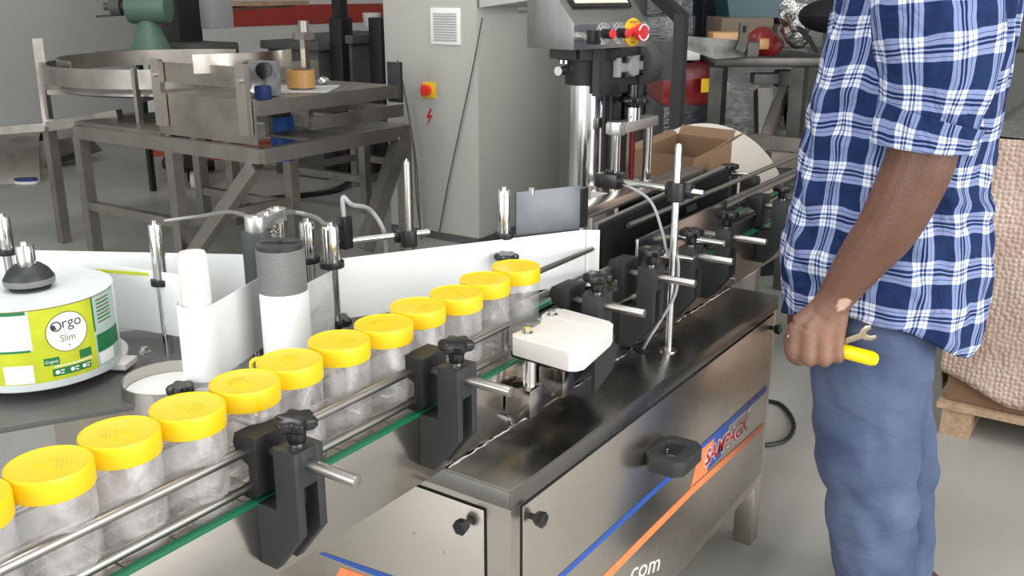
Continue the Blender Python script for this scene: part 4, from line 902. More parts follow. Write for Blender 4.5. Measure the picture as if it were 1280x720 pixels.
# gear motor, tape roll, sheet and ball on the table
gm = thing('gear_motor', 'grey cast gear motor with round black seal among the steel guides', 'motor', (3.62, 4.2, ZD))
g = at(318, 97, D=4.95)
bm = newbm(); box(bm, (g.x + 0.02, g.y - 0.07, ZD), (g.x + 0.12, g.y + 0.08, g.z + 0.08)); bd = obj('housing', bm, mat('cast_grey', (0.24, 0.25, 0.26), 0.5, noise_amt=0.4, noise_scale=25), gm, bev=0.02)
f = g + V(0.03, -0.05, 0.04); bm = newbm(); cyl(bm, f, f + V(-0.03, -0.02, 0), 0.04, 20); obj('seal', bm, GLOSSBLK, gm)
f = g + V(0.03, 0.0, -0.03); bm = newbm(); cyl(bm, f, f + V(-0.06, -0.03, 0), 0.045, 20); obj('shaft_boss', bm, ALU, gm)
bm = newbm(); box(bm, (g.x - 0.09, g.y - 0.16, ZD), (g.x - 0.03, g.y - 0.09, ZD + 0.07)); obj('terminal_box', bm, mat('dark_blue', (0.01, 0.03, 0.12), 0.5), gm, bev=0.01)
ztb = ZD + 0.012; tp = at(377, 109, Z=ztb)
sh = thing('packing_sheet', 'crumpled white plastic sheet spread on the table under the tape roll', 'sheet', (tp.x, tp.y, ztb - 0.05))
bm = newbm(); N = 12; vs = {}
for i in range(N + 1):
    for j in range(N + 1):
        u, v = (i / N - 0.5) * 0.36, (j / N - 0.5) * 0.42; p = V(tp.x, tp.y, 0) + RT * u + FH * v
        vs[i, j] = bm.verts.new((p.x, p.y, ztb - 0.008 + 0.006 * noise.noise(V(u * 6, v * 6, 1))))
for i in range(N):
    for j in range(N): bm.faces.new((vs[i, j], vs[i + 1, j], vs[i + 1, j + 1], vs[i, j + 1]))
r = bmesh.ops.extrude_face_region(bm, geom=list(bm.faces)); bmesh.ops.translate(bm, verts=[e for e in r['geom'] if isinstance(e, bmesh.types.BMVert)], vec=(0, 0, -0.003))
obj('sheet', bm, mat('white_film', (0.52, 0.54, 0.53), 0.4), sh)
tr = thing('tape_roll', 'roll of brown packing tape standing on the white sheet', 'tape', (tp.x, tp.y, ztb))
bm = newbm(); lathe(bm, (tp.x, tp.y, ztb), [(0.05, 0), (0.078, 0), (0.078, 0.095), (0.05, 0.095), (0.05, 0.0)], 36, cap=False); obj('tape', bm, TAPE, tr)
bm = newbm(); lathe(bm, (tp.x, tp.y, ztb), [(0.045, -0.001), (0.051, -0.001), (0.051, 0.097), (0.045, 0.097), (0.045, 0)], 30, cap=False); obj('core', bm, CARD, tr)
bl = at(404, 101, Z=ZD + 0.026); bm = newbm(); sphere(bm, bl, 0.033, (1.2, 1, 0.8)); tag(obj('steel_dome', bm, CHROME), 'small shiny steel dome lying right of the tape roll', 'dome')
# green motor and dark machinery behind
gmn = thing('bench_grinder', 'dark green bench motor standing high behind the bottle turntable', 'motor', tuple(at(180, 30, D=7.5)))
m0 = at(148, 8, D=7.5); m1 = at(218, 8, D=7.5); dm = (m1 - m0)
bm = newbm(); cyl(bm, m0 + dm * 0.18, m1 - dm * 0.1, 0.13, 24); obj('motor_body', bm, MOTORG, gmn, bev=0.02)
bm = newbm(); cyl(bm, m0 - dm * 0.25, m0 + dm * 0.2, 0.03, 12); cyl(bm, m0 - dm * 0.12, m0 + dm * 0.06, 0.07, 16); obj('shaft', bm, DARKGR, gmn)
mc_ = (m0 + m1) / 2; bm = newbm(); cyl(bm, mc_ - V(0, 0, 0.34), mc_ - V(0, 0, 0.1), 0.16, 16, 0.07); obj('foot', bm, MOTORG, gmn)
bar('stand_leg', mc_ - V(0.12, 0, 0.32), V(mc_.x - 0.12, mc_.y, 0), 0.04, BLACK, gmn); bar('stand_leg', mc_ + V(0.12, 0, -0.32), V(mc_.x + 0.12, mc_.y, 0), 0.04, BLACK, gmn)
bm = newbm(); c = mc_ - V(0, 0, 0.34); box(bm, c - V(0.3, 0.3, 0.03), c + V(0.3, 0.3, 0)); obj('stand_plate', bm, DARKGR, gmn)
ps = thing('power_press', 'tall black machine column with grey box behind the turntable', 'machine', tuple(at(235, 60, D=8.3)[:2]) + (0,))
c = at(226, 20, D=8.3); box_ = lambda nm, c, sx, sy, z0, z1, m, par, bev=0.01: obj(nm, box(newbm(), (c.x - sx, c.y - sy, z0), (c.x + sx, c.y + sy, z1)), m, par, bev=bev)
box_('column', c, 0.12, 0.12, 0, 2.2, BLACK, ps); c2 = at(262, 8, D=8.4); box_('grey_box', c2, 0.12, 0.16, 1.25, 1.9, GREYPL, ps)
bm = newbm(); c3 = at(240, 50, D=8.2); box(bm, (c3.x - 0.25, c3.y - 0.3, 0.9), (c3.x + 0.25, c3.y + 0.3, 1.14)); obj('press_bed', bm, DARKGR, ps, bev=0.02)
wb = thing('steel_workbench', 'dark workbench with black pillars against the red banded wall', 'workbench', tuple(at(440, 60, D=8.5)[:2]) + (0,))
for px, py, s in ((405, 52, 0.5), (445, 44, 0.5)):
    c = at(px, py, D=8.4); box_('bench_top', c, 0.42, 0.35, c.z - 0.05, c.z + 0.02, DARKGR, wb); box_('bench_body', c, 0.38, 0.3, 0.0, c.z - 0.05, DARKGR, wb)
for px in (427, 476):
    c = at(px, 55, D=8.0); box_('pillar', c, 0.07, 0.07, 0, 1.35, BLACK, wb)
c = at(425, 20, D=8.0); bar('swing_arm', V(c.x, c.y, 1.3), V(c.x, c.y, 1.75), 0.09, BLACK, wb)
c = at(465, 28, D=8.3); bm = newbm(); lathe(bm, (c.x, c.y, c.z - 0.04), [(0.07, 0), (0.08, 0.12), (0.07, 0.12), (0.06, 0.01), (0.001, 0.01)], 20); tag(obj('plastic_jug', bm, WHITEPL), 'small pale plastic jug on the far dark workbench', 'jug')
c = at(330, 4, D=8.8); bm = newbm(); box(bm, (c.x - 0.45, c.y - 0.12, c.z - 0.02), (c.x + 0.45, c.y + 0.12, c.z + 0.02))
ws = thing('wall_shelf', 'thin wooden wall shelf high on the partition above the red band', 'shelf', tuple(c)); obj('board', bm, WOOD, ws)
for dx in (-0.3, 0.3): bar('shelf_bracket', (c.x + dx, c.y - 0.1, c.z - 0.02), (c.x + dx, 9.19, c.z - 0.14), 0.02, DARKGR, ws)
# sheet metal offcuts on the floor and a slipper
sm = thing('sheet_metal_offcut', 'curved dull steel sheet offcut lying on the floor at far left', 'scrap', tuple(at(30, 225, Z=0)))
def curl(nm, c, r, a0, a1, wdir, wlen, m, par):
    """strip rolled about a horizontal axis"""
    bm = newbm(); wd = Vector(wdir).normalized(); per = V(-wd.y, wd.x, 0); rings = []
    for i in range(19):
        a = radians(a0 + (a1 - a0) * i / 18); o_ = Vector(c) + per * (r * cos(a)) + V(0, 0, r * sin(a)); nn = per * cos(a) + V(0, 0, sin(a))
        rings.append([o_ - wd * wlen / 2, o_ + wd * wlen / 2, o_ + wd * wlen / 2 + nn * 0.006, o_ - wd * wlen / 2 + nn * 0.006])
    loft(bm, rings); return obj(nm, bm, m, par)
c = at(15, 215, Z=0.0); curl('sheet', c + V(0, 0, -0.42), 0.75, 35, 150, RT * 0.9 + FH * 0.35, 0.55, DSTEEL, sm)
sm2 = thing('curled_steel_band', 'curled steel band lying on the floor behind the sheet offcut', 'scrap', tuple(at(55, 195, Z=0)))
c = at(52, 200, Z=0); obj('band', ribbon(newbm(), wrap_arc((c.x, c.y), 0.42, -150, 60, 24), 0.0, 0.24, 0.008), DSTEEL, sm2)
c = at(76, 206, Z=0); obj('flap', prism(newbm(), [c + V(-0.2, -0.1, 0.02), c + V(0.35, -0.15, 0.10), c + V(0.45, 0.2, 0.2), c + V(0.0, 0.3, 0.05)], (0, 0, 0.006)), DSTEEL2, sm2)
c = at(33, 229, Z=0)
sl_ = thing('slipper', 'blue rubber slipper with white sole on the floor at left', 'slipper', tuple(c))
def foot(bm, c, d, L, W, z0, z1):
    n_ = V(-d.y, d.x, 0); pts = []
    for i in range(28):
        a = 2 * pi * i / 28; k = 1 + 0.18 * cos(a); pts.append(Vector(c) + d * (L / 2 * cos(a)) + n_ * (W / 2 * sin(a) * k) + V(0, 0, z0))
    prism(bm, pts, (0, 0, z1 - z0)); return bm
obj('sole', foot(newbm(), c, RT, 0.20, 0.11, 0, 0.022), WHT, sl_); obj('upper', foot(newbm(), c, RT, 0.195, 0.105, 0.022, 0.045), mat('slipper_blue', (0.02, 0.05, 0.2), 0.6), sl_, bev=0.008)
# orange pallet truck and castor frame behind the table legs
pj_ = thing('pallet_truck', 'orange pallet truck standing under the steel frames', 'pallet truck', tuple(at(300, 205, Z=0)))
c = at(300, 200, D=8.6)
for dy in (-0.22, 0.22):
    b0 = c + V(0, 0, 0) ; bar('fork', V(c.x - 0.35, c.y + 0.55 + dy, 0.18), V(c.x + 0.45, c.y - 0.15 + dy, 0.18), 0.17, ORANGE, pj_, 0.10)
bm = newbm(); q = V(c.x + 0.55, c.y - 0.2, 0); box(bm, (q.x - 0.12, q.y - 0.15, 0.12), (q.x + 0.12, q.y + 0.15, 0.36)); obj('pump_housing', bm, ORANGE, pj_, bev=0.04)
bm = newbm(); cyl(bm, (c.x - 0.3, c.y + 0.50, 0.07), (c.x - 0.3, c.y + 0.62, 0.07), 0.07, 16); obj('wheel', bm, BLACK, pj_); bm = newbm(); cyl(bm, (q.x, q.y - 0.1, 0.09), (q.x, q.y + 0.1, 0.09), 0.09, 16); obj('wheel', bm, BLACK, pj_)
cs = thing('castor_stand', 'black machine leg on a swivel castor with white wheel', 'castor', tuple(at(247, 232, Z=0)))
c = at(247, 236, Z=0); bm = newbm(); cyl(bm, c + V(0.03, -0.03, 0.075) , c + V(-0.03, 0.03, 0.075), 0.075, 22); obj('wheel', bm, WHITEPL, cs)
bm = newbm(); prism(bm, [c + V(-0.05, 0.05, 0.06), c + V(-0.05, 0.05, 0.2), c + V(0.10, 0.12, 0.2), c + V(0.05, 0.08, 0.06)], (0.02, 0.02, 0)); box(bm, c + V(-0.1, -0.1, 0.19), c + V(0.1, 0.1, 0.22)); obj('fork', bm, BLACK, cs)
bm = newbm(); box(bm, c + V(-0.06, -0.06, 0.22), c + V(0.06, 0.06, 0.50)); box(bm, c + V(-0.14, -0.14, 0.50), c + V(0.14, 0.14, 0.53)); obj('leg', bm, BLACK, cs)
rf = thing('spare_table', 'second plain steel table skeleton standing behind the frame table', 'table', (5.6, 5.2, 0))
for x, y in ((5.1, 4.75), (5.1, 5.5), (5.8, 4.75), (5.8, 5.5)): bar('leg', (x, y, 0), (x, y, 0.7), 0.06, DSTEEL, rf)
for a, b in (((5.1, 4.75), (5.1, 5.5)), ((5.1, 4.75), (5.8, 4.75)), ((5.8, 4.75), (5.8, 5.5)), ((5.1, 5.5), (5.8, 5.5))): bar('rail', (*a, 0.67), (*b, 0.67), 0.06, DSTEEL, rf); bar('rail', (*a, 0.25), (*b, 0.25), 0.05, DSTEEL, rf)
hs = at(410, 240, Z=0); bm = newbm(); tube(bm, [at(395, 205, Z=0.1), at(430, 200, Z=0.2), at(445, 215, Z=0.1), at(420, 238, Z=0.02), at(370, 245, Z=0.02), at(330, 250, Z=0.02), at(300, 262, Z=0.02)], 0.022, 8, 6); tag(obj('floor_hose', bm, BCABLE), 'black hose lying on the floor under the frame table', 'hose')

# ================================================================== ELECTRICAL CABINET
ec = thing('electrical_cabinet', 'tall pale grey electrical cabinet with red rotary switch and louvred vent', 'electrical cabinet', (5.2, 3.8, 0))
EX = 4.78; EY = at(597, 150, X=EX).y; EYL = at(484, 150, X=EX).y
bm = newbm(); box(bm, (EX, EY, 0.05), (EX + 0.45, EYL, 2.2)); obj('body', bm, CABM, ec, bev=0.006)
bm = newbm(); box(bm, (EX + 0.45, EY + 0.01, 0.05), (EX + 1.35, EYL, at(620, 17, Y=EY).z)); obj('side_door', bm, CABM, ec, bev=0.006)
bm = newbm(); box(bm, (EX + 0.006, EY - 0.004, 0.08), (EX + 0.95, EY + 0.0, at(610, 17, Y=EY).z)); obj('front_door', bm, CABM, ec, bev=0.002)
bm = newbm(); box(bm, (EX, EY + 0.002, 0), (EX + 1.3, EYL - 0.002, 0.05)); obj('plinth', bm, DARKGR, ec)
bm = newbm(); prism(bm, [(EX + 0.0, EY - 0.02, 1.46), (EX + 0.1, EY - 0.28, 1.50), (EX + 0.1, EY - 0.28, 2.2), (EX, EY - 0.02, 2.2)], (1.1, 0, 0)); obj('top_unit', bm, CABM, ec, bev=0.004)
def onx(px, py): p = at(px, py, X=EX); return p
a = onx(540, 55); b = onx(576, 10)
bm = newbm(); box(bm, (EX - 0.012, a.y, a.z), (EX, b.y, b.z)); vn = obj('vent', bm, WHT, ec, bev=0.003)
nz_ = 11
for k in range(nz_):
    z = a.z + 0.03 + (b.z - a.z - 0.06) * k / (nz_ - 1); bm = newbm(); prism(bm, [(EX - 0.012, min(a.y, b.y) + 0.025, z), (EX - 0.022, min(a.y, b.y) + 0.025, z - 0.006), (EX - 0.012, min(a.y, b.y) + 0.025, z - 0.008)], (0, abs(a.y - b.y) - 0.05, 0)); obj('vent_slat', bm, GREYPL, vn)
a = onx(529, 122); b = onx(545, 103)
bm = newbm(); box(bm, (EX - 0.008, a.y, a.z), (EX, b.y, b.z)); sw_ = obj('switch_plate', bm, YELP, ec, bev=0.002)
c = V(EX - 0.008, (a.y + b.y) / 2 + 0.01, (a.z + b.z) / 2); bm = newbm(); cyl(bm, c, c + V(-0.035, 0, 0), 0.032, 22); box(bm, c + V(-0.05, -0.012, -0.035), c + V(-0.03, 0.012, 0.035)); obj('rotary_handle', bm, RED, sw_, bev=0.003)
# lightning-bolt warning mark
bolt_px = [(538, 136), (533, 147), (537, 147), (534, 157), (541, 144), (537, 144), (540, 136)]
bm = newbm(); prism(bm, [onx(*p) for p in bolt_px], (-0.003, 0, 0)); obj('lightning_mark', bm, mat('sign_red', (0.5, 0.02, 0.02), 0.5), ec)
for p in ((536, 97), (549, 115)):
    q = onx(*p); bm = newbm(); cyl(bm, q, q + V(-0.004, 0, 0), 0.012, 12); obj('lamp', bm, GREYPL, ec)
for i, pts in enumerate(([(497, 75), (503, 105), (510, 140), (520, 200), (524, 260), (526, 300)], [(503, 100), (512, 150), (518, 200), (521, 250), (528, 310)], [(603, 22), (590, 90), (575, 160), (560, 230), (549, 290)])):
    P = [at(x, y, X=EX - 0.06) if i < 2 else at(x, y, Y=EY - 0.06) if x > 597 else at(x, y, X=EX - 0.03) for x, y in pts]
    bm = newbm(); tube(bm, P, 0.005, 6, 6); tag(obj('hanging_cable', bm, GCABLE), ('thin dark cable hanging from the table end bracket', 'thin dark cable hanging down left of the lightning mark', 'thin dark cable slanting down the front corner of the cabinet')[i], 'cable')

# ================================================================== BACKGROUND, RIGHT
cbx = thing('cardboard_box', 'open brown cardboard box with torn flaps behind the conveyor', 'box', tuple(at(868, 250, D=3.1)[:2]) + (0,))
kc = at(868, 199, D=3.05); kl = at(795, 192, D=3.2); kr_ = at(906, 190, D=3.35)
kz = kc.z
ex = (V(kl.x, kl.y, 0) - V(kc.x, kc.y, 0)); ey = (V(kr_.x, kr_.y, 0) - V(kc.x, kc.y, 0)) * 1.25
o_ = V(kc.x, kc.y, 0)
def wall(nm, a, b, z0, z1, par, m=CARD, th=0.006):
    d = (b - a).normalized(); n_ = V(-d.y, d.x, 0) * th; bm = newbm(); prism(bm, [V(a.x, a.y, z0), V(b.x, b.y, z0), V(b.x, b.y, z1), V(a.x, a.y, z1)], n_); return obj(nm, bm, m, par)
for a, b in ((o_, o_ + ex), (o_, o_ + ey), (o_ + ex, o_ + ex + ey), (o_ + ey, o_ + ex + ey)): wall('side', a, b, 0, kz, cbx)
def flap(a, b, out, dz):
    bm = newbm(); prism(bm, [V(a.x, a.y, kz), V(b.x, b.y, kz), V(b.x, b.y, kz) + out + V(0, 0, dz), V(a.x, a.y, kz) + out + V(0, 0, dz)], (0, 0, 0.005)); return obj('flap', bm, CARD, cbx)
flap(o_ + ex, o_ + ex + ey, ex * 0.12, 0.015); flap(o_ + ey, o_ + ex + ey, ey * 0.08, 0.03); flap(o_ + ey * 0.55, o_ + ey, V(RT.x, RT.y, 0) * 0.045, 0.03); flap(o_ * 1.0 + ex * 0.98, o_ + ex * 0.02, -ey.normalized() * -0.12, -0.05)
wd_ = thing('round_white_board', 'large round pale board standing behind the cardboard box', 'board', tuple(at(890, 300, D=3.9)[:2]) + (0,))
c = at(884, 256, D=3.9); bm = newbm(); lathe(bm, c, [(0.330, 0), (0.333, 0.004), (0.333, 0.02), (0.330, 0.024)], 64, (-FH * 0.85 + V(0, 0, 0.35) + RT * 0.15).normalized()); obj('disc', bm, WHITEBD, wd_)
bar('prop', V(c.x + 0.12, c.y + 0.08, 0), c + V(0.06, 0.05, -0.1), 0.04, DSTEEL, wd_)
# black post and frame
bp_ = thing('black_post', 'thin black steel post with slanting stay behind the control box', 'post', tuple(at(848, 180, D=4.3)[:2]) + (0,))
c = at(848, 100, D=4.3); bar('post', (c.x, c.y, 0), (c.x, c.y, 1.46), 0.05, BLACK, bp_); bar('stay', V(c.x, c.y, 1.44), at(806, -20, D=4.4), 0.05, BLACK, bp_)
# pallet load in black and red film
st = thing('wrapped_stack', 'tall stack wrapped in dark stretch film with a red sheet inside', 'stack', tuple(at(866, 150, D=5.2)[:2]) + (0,))
c = at(862, 130, D=5.2)
def face_box(nm, px0, px1, py0, py1, D, dep, m, par, z0=None, bev=0.01):
    """box facing the viewer, its front at depth D"""
    p0 = at(px0, py1, D=D); p1 = at(px1, py0, D=D); wdv = V(p1.x - p0.x, p1.y - p0.y, 0); n_ = FH * dep
    zb = p0.z if z0 is None else z0; zt_ = p1.z; bm = newbm(); a = V(p0.x, p0.y, zb)
    prism(bm, [a, a + wdv, a + wdv + n_, a + n_], (0, 0, zt_ - zb)); return obj(nm, bm, m, par, bev=bev)
face_box('black_film_layer', 826, 888, 131, 220, 5.2, 0.7, DARKW, st, 0.0); face_box('red_film_layer', 828, 887, 77, 131, 5.22, 0.66, REDW, st)
face_box('yellow_sheet', 876, 887, 98, 116, 5.20, 0.01, YELP, st)
face_box('white_carton', 838, 876, 62, 76, 5.1, 0.4, WHITEPL, st); face_box('dark_film_layer', 806, 870, 20, 77, 5.35, 0.5, DARKW, st)
# wrapped machine bench
bn = thing('wrapped_bench_machine', 'steel bench machine wrapped in clear film behind the cardboard box', 'machine', tuple(at(950, 150, D=5.0)[:2]) + (0,))
face_box('bench_top', 893, 1040, 72, 84, 4.9, 0.7, DIMST, bn)
for px in (899, 1000):
    p = at(px, 84, D=4.9); bar('leg', V(p.x, p.y, 0), V(p.x, p.y, p.z), 0.07, DIMST, bn)
p = at(960, 110, D=5.0); q = at(985, 170, D=5.0)
face_box('motor_plate', 942, 975, 92, 106, 5.0, 0.1, DARKGR, bn); face_box('motor_plate', 972, 1008, 88, 110, 5.05, 0.1, DARKGR, bn)
bar('stay', at(982, 110, D=5.0), at(960, 170, D=5.0), 0.05, DSTEEL, bn); bar('stay', at(990, 108, D=5.05), at(1000, 180, D=5.05), 0.09, DIMST, bn); bar('stay', at(954, 112, D=5.05), at(955, 175, D=5.05), 0.08, DIMST, bn)
face_box('lower_shelf', 905, 1040, 160, 260, 5.3, 0.5, DARKW, bn, 0.0)
bm = newbm(); rings = []
for i in range(2):
    pass
N = 16; vs = {}
for i in range(N + 1):
    for j in range(N + 1):
        px = 905 + 100 * i / N; py = 84 + 100 * j / N; vs[i, j] = bm.verts.new(at(px, py, D=5.12 + 0.05 * noise.noise(V(i * 0.5, j * 0.35, 3))))
for i in range(N):
    for j in range(N): bm.faces.new((vs[i, j], vs[i + 1, j], vs[i + 1, j + 1], vs[i, j + 1]))
obj('film', bm, CLEARF, bn, smooth=20)
# objects on the bench
dp = thing('dusty_guide_plate', 'dusty curved steel guide plate lying on the wrapped bench', 'plate', tuple(at(890, 70, D=4.7)))
bm = newbm(); prism(bm, [at(x, y, D=4.75) for x, y in ((845, 44), (930, 51), (938, 60), (932, 71), (895, 74), (870, 66), (847, 58))], FH * 0.03); obj('plate', bm, DUSTY, dp)
bm = newbm(); prism(bm, [at(x, y, D=4.7) for x, y in ((926, 29), (936, 29), (934, 60), (930, 66), (919, 62), (924, 50))], FH * 0.03); obj('slotted_lug', bm, DIMST, dp)
bm = newbm(); prism(bm, [at(x, y, D=4.695) for x, y in ((929, 32), (933.5, 32), (932.5, 40), (928.5, 40))], FH * 0.002); obj('slot', bm, RUBBER, dp)
face_box('block', 934, 950, 53, 72, 4.7, 0.1, DARKGR, dp)
rd = thing('red_sack', 'bright red printed sack lying on the bench behind the slotted plate', 'sack', tuple(at(950, 60, D=5.0)))
bm = newbm(); bmesh.ops.create_icosphere(bm, subdivisions=4, radius=0.10, matrix=Matrix.Translation(at(952, 54, D=5.15)) @ Matrix.Diagonal((1.0, 1.1, 0.75, 1)))
for v in bm.verts: v.co += (v.co - at(952, 54, D=5.15)) * 0.4 * noise.noise(v.co * 9)
obj('sack', bm, REDW, rd, smooth=40); face_box('sack_print', 949, 962, 48, 62, 5.03, 0.012, TAPE, rd)
face_box('sack_base', 890, 955, 40, 60, 5.2, 0.15, TAPE, rd)
bn2 = thing('teal_bin', 'dark teal plastic bin on the stack at the top of the photo', 'bin', tuple(at(948, 20, D=6.1))); 
p0 = at(912, 22, D=6.1); wdv = at(974, 22, D=6.1) - p0; bm = newbm()
loft(bm, [[p0 + wdv * (0 - e) + V(0, 0, h) , p0 + wdv * (1 + e) + V(0, 0, h), p0 + wdv * (1 + e) + FH * 0.4 + V(0, 0, h), p0 + wdv * (0 - e) + FH * 0.4 + V(0, 0, h)] for e, h in ((0, 0), (0.08, 0.13), (0.13, 0.13), (0.13, 0.15))]); obj('shell', bm, TEAL, bn2)
bk = thing('rear_carton_pile', 'brown cartons piled behind the bench under the teal bin', 'boxes', tuple(at(930, 40, D=5.7)[:2]) + (0,))
face_box('carton', 900, 968, 22, 60, 6.05, 0.5, mat('dim_card', (0.16, 0.12, 0.09), 0.8), bk); face_box('carton_stand', 895, 1010, 60, 160, 6.05, 0.5, DARKGR, bk, 0.0)
face_box('grey_crate', 970, 1030, 32, 60, 6.02, 0.4, DARKGR, bk); face_box('white_tag', 980, 992, 39, 44, 6.0, 0.01, WHT, bk)
bw = thing('dark_backdrop', 'large dark block in glossy film added as a dark background at back right', 'machine', tuple(at(930, 60, D=7.0)[:2]) + (0,))  # added dark block, keeps the pale far wall from showing behind the bench
face_box('backdrop_body', 800, 1120, -120, 200, 7.0, 1.2, DARKW, bw, 0.0, bev=0.05); face_box('backdrop_fold', 870, 935, -60, 190, 6.9, 0.08, DARKW, bw, 0.0, bev=0.03)
face_box('backdrop_panel', 985, 1060, -60, 150, 6.92, 0.07, DARKGR, bw, 0.3)
fo = thing('foil_bundle', 'crumpled shiny silver foil bundle on the bench beside the black bag', 'foil', tuple(at(1000, 25, D=5.0)))
bm = newbm(); bmesh.ops.create_icosphere(bm, subdivisions=4, radius=0.11, matrix=Matrix.Translation(at(998, 22, D=5.0)))
for v in bm.verts: v.co += (v.co - at(998, 22, D=5.0)) * 0.55 * noise.noise(v.co * 14)
obj('foil', bm, FOIL, fo, smooth=15)
bg = thing('black_bag', 'black cloth bag with hanging strap behind the man', 'bag', tuple(at(1030, 40, D=4.8)))
bm = newbm(); sphere(bm, at(1040, 20, D=4.8), 0.2, (1.0, 0.8, 0.42)); obj('pouch', bm, RUBBER, bg)
bm = newbm(); prism(bm, [at(x, y, D=4.7) for x, y in ((995, 32), (1003, 34), (1014, 46), (1022, 62), (1024, 66), (1020, 66), (1010, 52), (999, 40))], FH * 0.01); obj('strap', bm, RUBBER, bg)
fm = thing('film_roll_bundle', 'hanging bundle of clear plastic film beside the black post', 'film', tuple(at(840, 40, D=4.9)))
bm = newbm(); vs = {}
for i in range(15):
    for j in range(15):
        vs[i, j] = bm.verts.new(at(832 + 34 * i / 14, -10 + 54 * j / 14, D=4.8 + 0.10 * noise.noise(V(i * 0.6, j * 0.2, 9))))
for i in range(14):
    for j in range(14): bm.faces.new((vs[i, j], vs[i + 1, j], vs[i + 1, j + 1], vs[i, j + 1]))
obj('film', bm, CLEARF, fm, smooth=20)
# steel channel frame low behind the conveyor
cf = thing('channel_frame', 'low dull steel channel frame behind the far conveyor rails', 'frame', tuple(at(960, 200, D=4.2)[:2]) + (0,))
j0 = at(952, 177, D=4.2); bar('channel', at(925, 184, D=4.12), j0, 0.09, DSTEEL, cf, 0.06); bar('channel', j0, at(1040, 186, D=4.5), 0.09, DSTEEL, cf, 0.06); bar('channel', at(960, 198, D=4.15), at(1040, 205, D=4.2), 0.06, DSTEEL, cf)
bar('leg', j0, V(j0.x, j0.y, 0), 0.06, DSTEEL, cf)
face_box('deck', 962, 1040, 196, 225, 4.25, 0.3, DSTEEL2, cf)
# dark wall panels at the top right, behind the crate
dk_ = thing('dark_shutter_machine', 'dark grey machine body standing behind the wrapped crate', 'machine', tuple(at(1262, 100, D=6.0)[:2]) + (0,))
face_box('lower_body', 1195, 1400, 65, 130, 6.0, 0.8, mat('olive_grey_paint', (0.055, 0.055, 0.048), 0.5), dk_, 0.0); face_box('upper_body', 1195, 1400, -90, 55, 6.2, 0.8, DARKGR, dk_, 1.0); face_box('post', 1262, 1269, -60, 70, 5.9, 0.06, BLACK, dk_)
bm = newbm(); tube(bm, [at(948, 500, Z=0.01), at(975, 505, Z=0.01), at(992, 528, Z=0.01), at(985, 548, Z=0.01), at(960, 556, Z=0.01), at(930, 552, Z=0.01)], 0.008, 8, 8); tag(obj('power_cable', bm, BCABLE), 'black power cable looping on the floor beyond the steel cabinet', 'cable')

# ---- bubble-wrapped crate on a pallet
bc = thing('wrapped_crate', 'large copper-brown crate wrapped in bubble film on a wooden pallet', 'crate', (4.0, -0.3, 0))
QX, QY1, QY0, QZ0, QZ1 = 3.56, 0.53, -1.1, 0.125, 1.085
bm = newbm(); box(bm, (QX + 0.02, QY0 + 0.02, QZ0), (QX + 1.1, QY1 - 0.02, QZ1 - 0.02)); obj('carton', bm, CARD, bc)
bm = newbm(); nzz, nyy = 40, 64; vs = {}
path = [(QX + 1.1, QY1)] + [(QX + 1.1 - 1.1 * i / 14, QY1) for i in range(1, 14)] + [(QX, QY1 - (QY1 - QY0) * i / 50) for i in range(51)]
for i, (x, y) in enumerate(path):
    for j in range(nzz + 1):
        hem = 0.0 + 0.05 * max(0, noise.noise(V(y * 2.2, x, 0)) + 0.2) + (0.10 * max(0, 1 - abs(QY1 - y) / 0.22) if x < QX + 0.05 else 0)
        z = QZ0 + hem + (QZ1 - QZ0 - hem) * j / nzz; d = 0.012 * noise.noise(V(x * 5, y * 5, z * 5)) + 0.006 * noise.noise(V(x * 14, y * 14, z * 9))
        vs[i, j] = bm.verts.new((x - (0.008 + d if x < QX + 0.05 else 0), y + (0.008 + d if y > QY1 - 0.05 else 0), z))
for i in range(len(path) - 1):
    for j in range(nzz): bm.faces.new((vs[i, j], vs[i + 1, j], vs[i + 1, j + 1], vs[i, j + 1]))
sf = obj('bubble_film', bm, BUBBLE, bc, smooth=60)
md = sf.modifiers.new('thickness', 'SOLIDIFY'); md.thickness = 0.004; md.offset = -1
bm = newbm(); vs = {}
for i in range(24):
    for j in range(40):
        x = QX + 1.12 * i / 23 - 0.006; y = QY1 - (QY1 - QY0) * j / 39; vs[i, j] = bm.verts.new((x, y, QZ1 + 0.01 + 0.02 * noise.noise(V(x * 6, y * 6, 2))))
for i in range(23):
    for j in range(39): bm.faces.new((vs[i, j], vs[i + 1, j], vs[i + 1, j + 1], vs[i, j + 1]))
tf = obj('top_film', bm, mat('clear_top_film', (0.17, 0.175, 0.165), 0.15, bump=1.0, bump_scale=70, noise_amt=0.3, noise_scale=30), bc, smooth=60)
md = tf.modifiers.new('thickness', 'SOLIDIFY'); md.thickness = 0.004
for k in range(3):
    y0 = QY0 + 0.02 + k * (QY1 - QY0 - 0.14) / 2
    for x in (QX - 0.01, QX + 0.5, QX + 1.0): part_box('pallet_block', (x, y0, 0.022), (x + 0.1, y0 + 0.1, 0.10), WOOD, bc)
    part_box('pallet_board', (QX - 0.02, y0, 0), (QX + 1.12, y0 + 0.1, 0.022), WOOD, bc)
for k in range(6):
    x = QX - 0.02 + k * 0.205; part_box('pallet_board', (x, QY0, 0.10), (x + 0.10, QY1, 0.122), WOOD, bc)

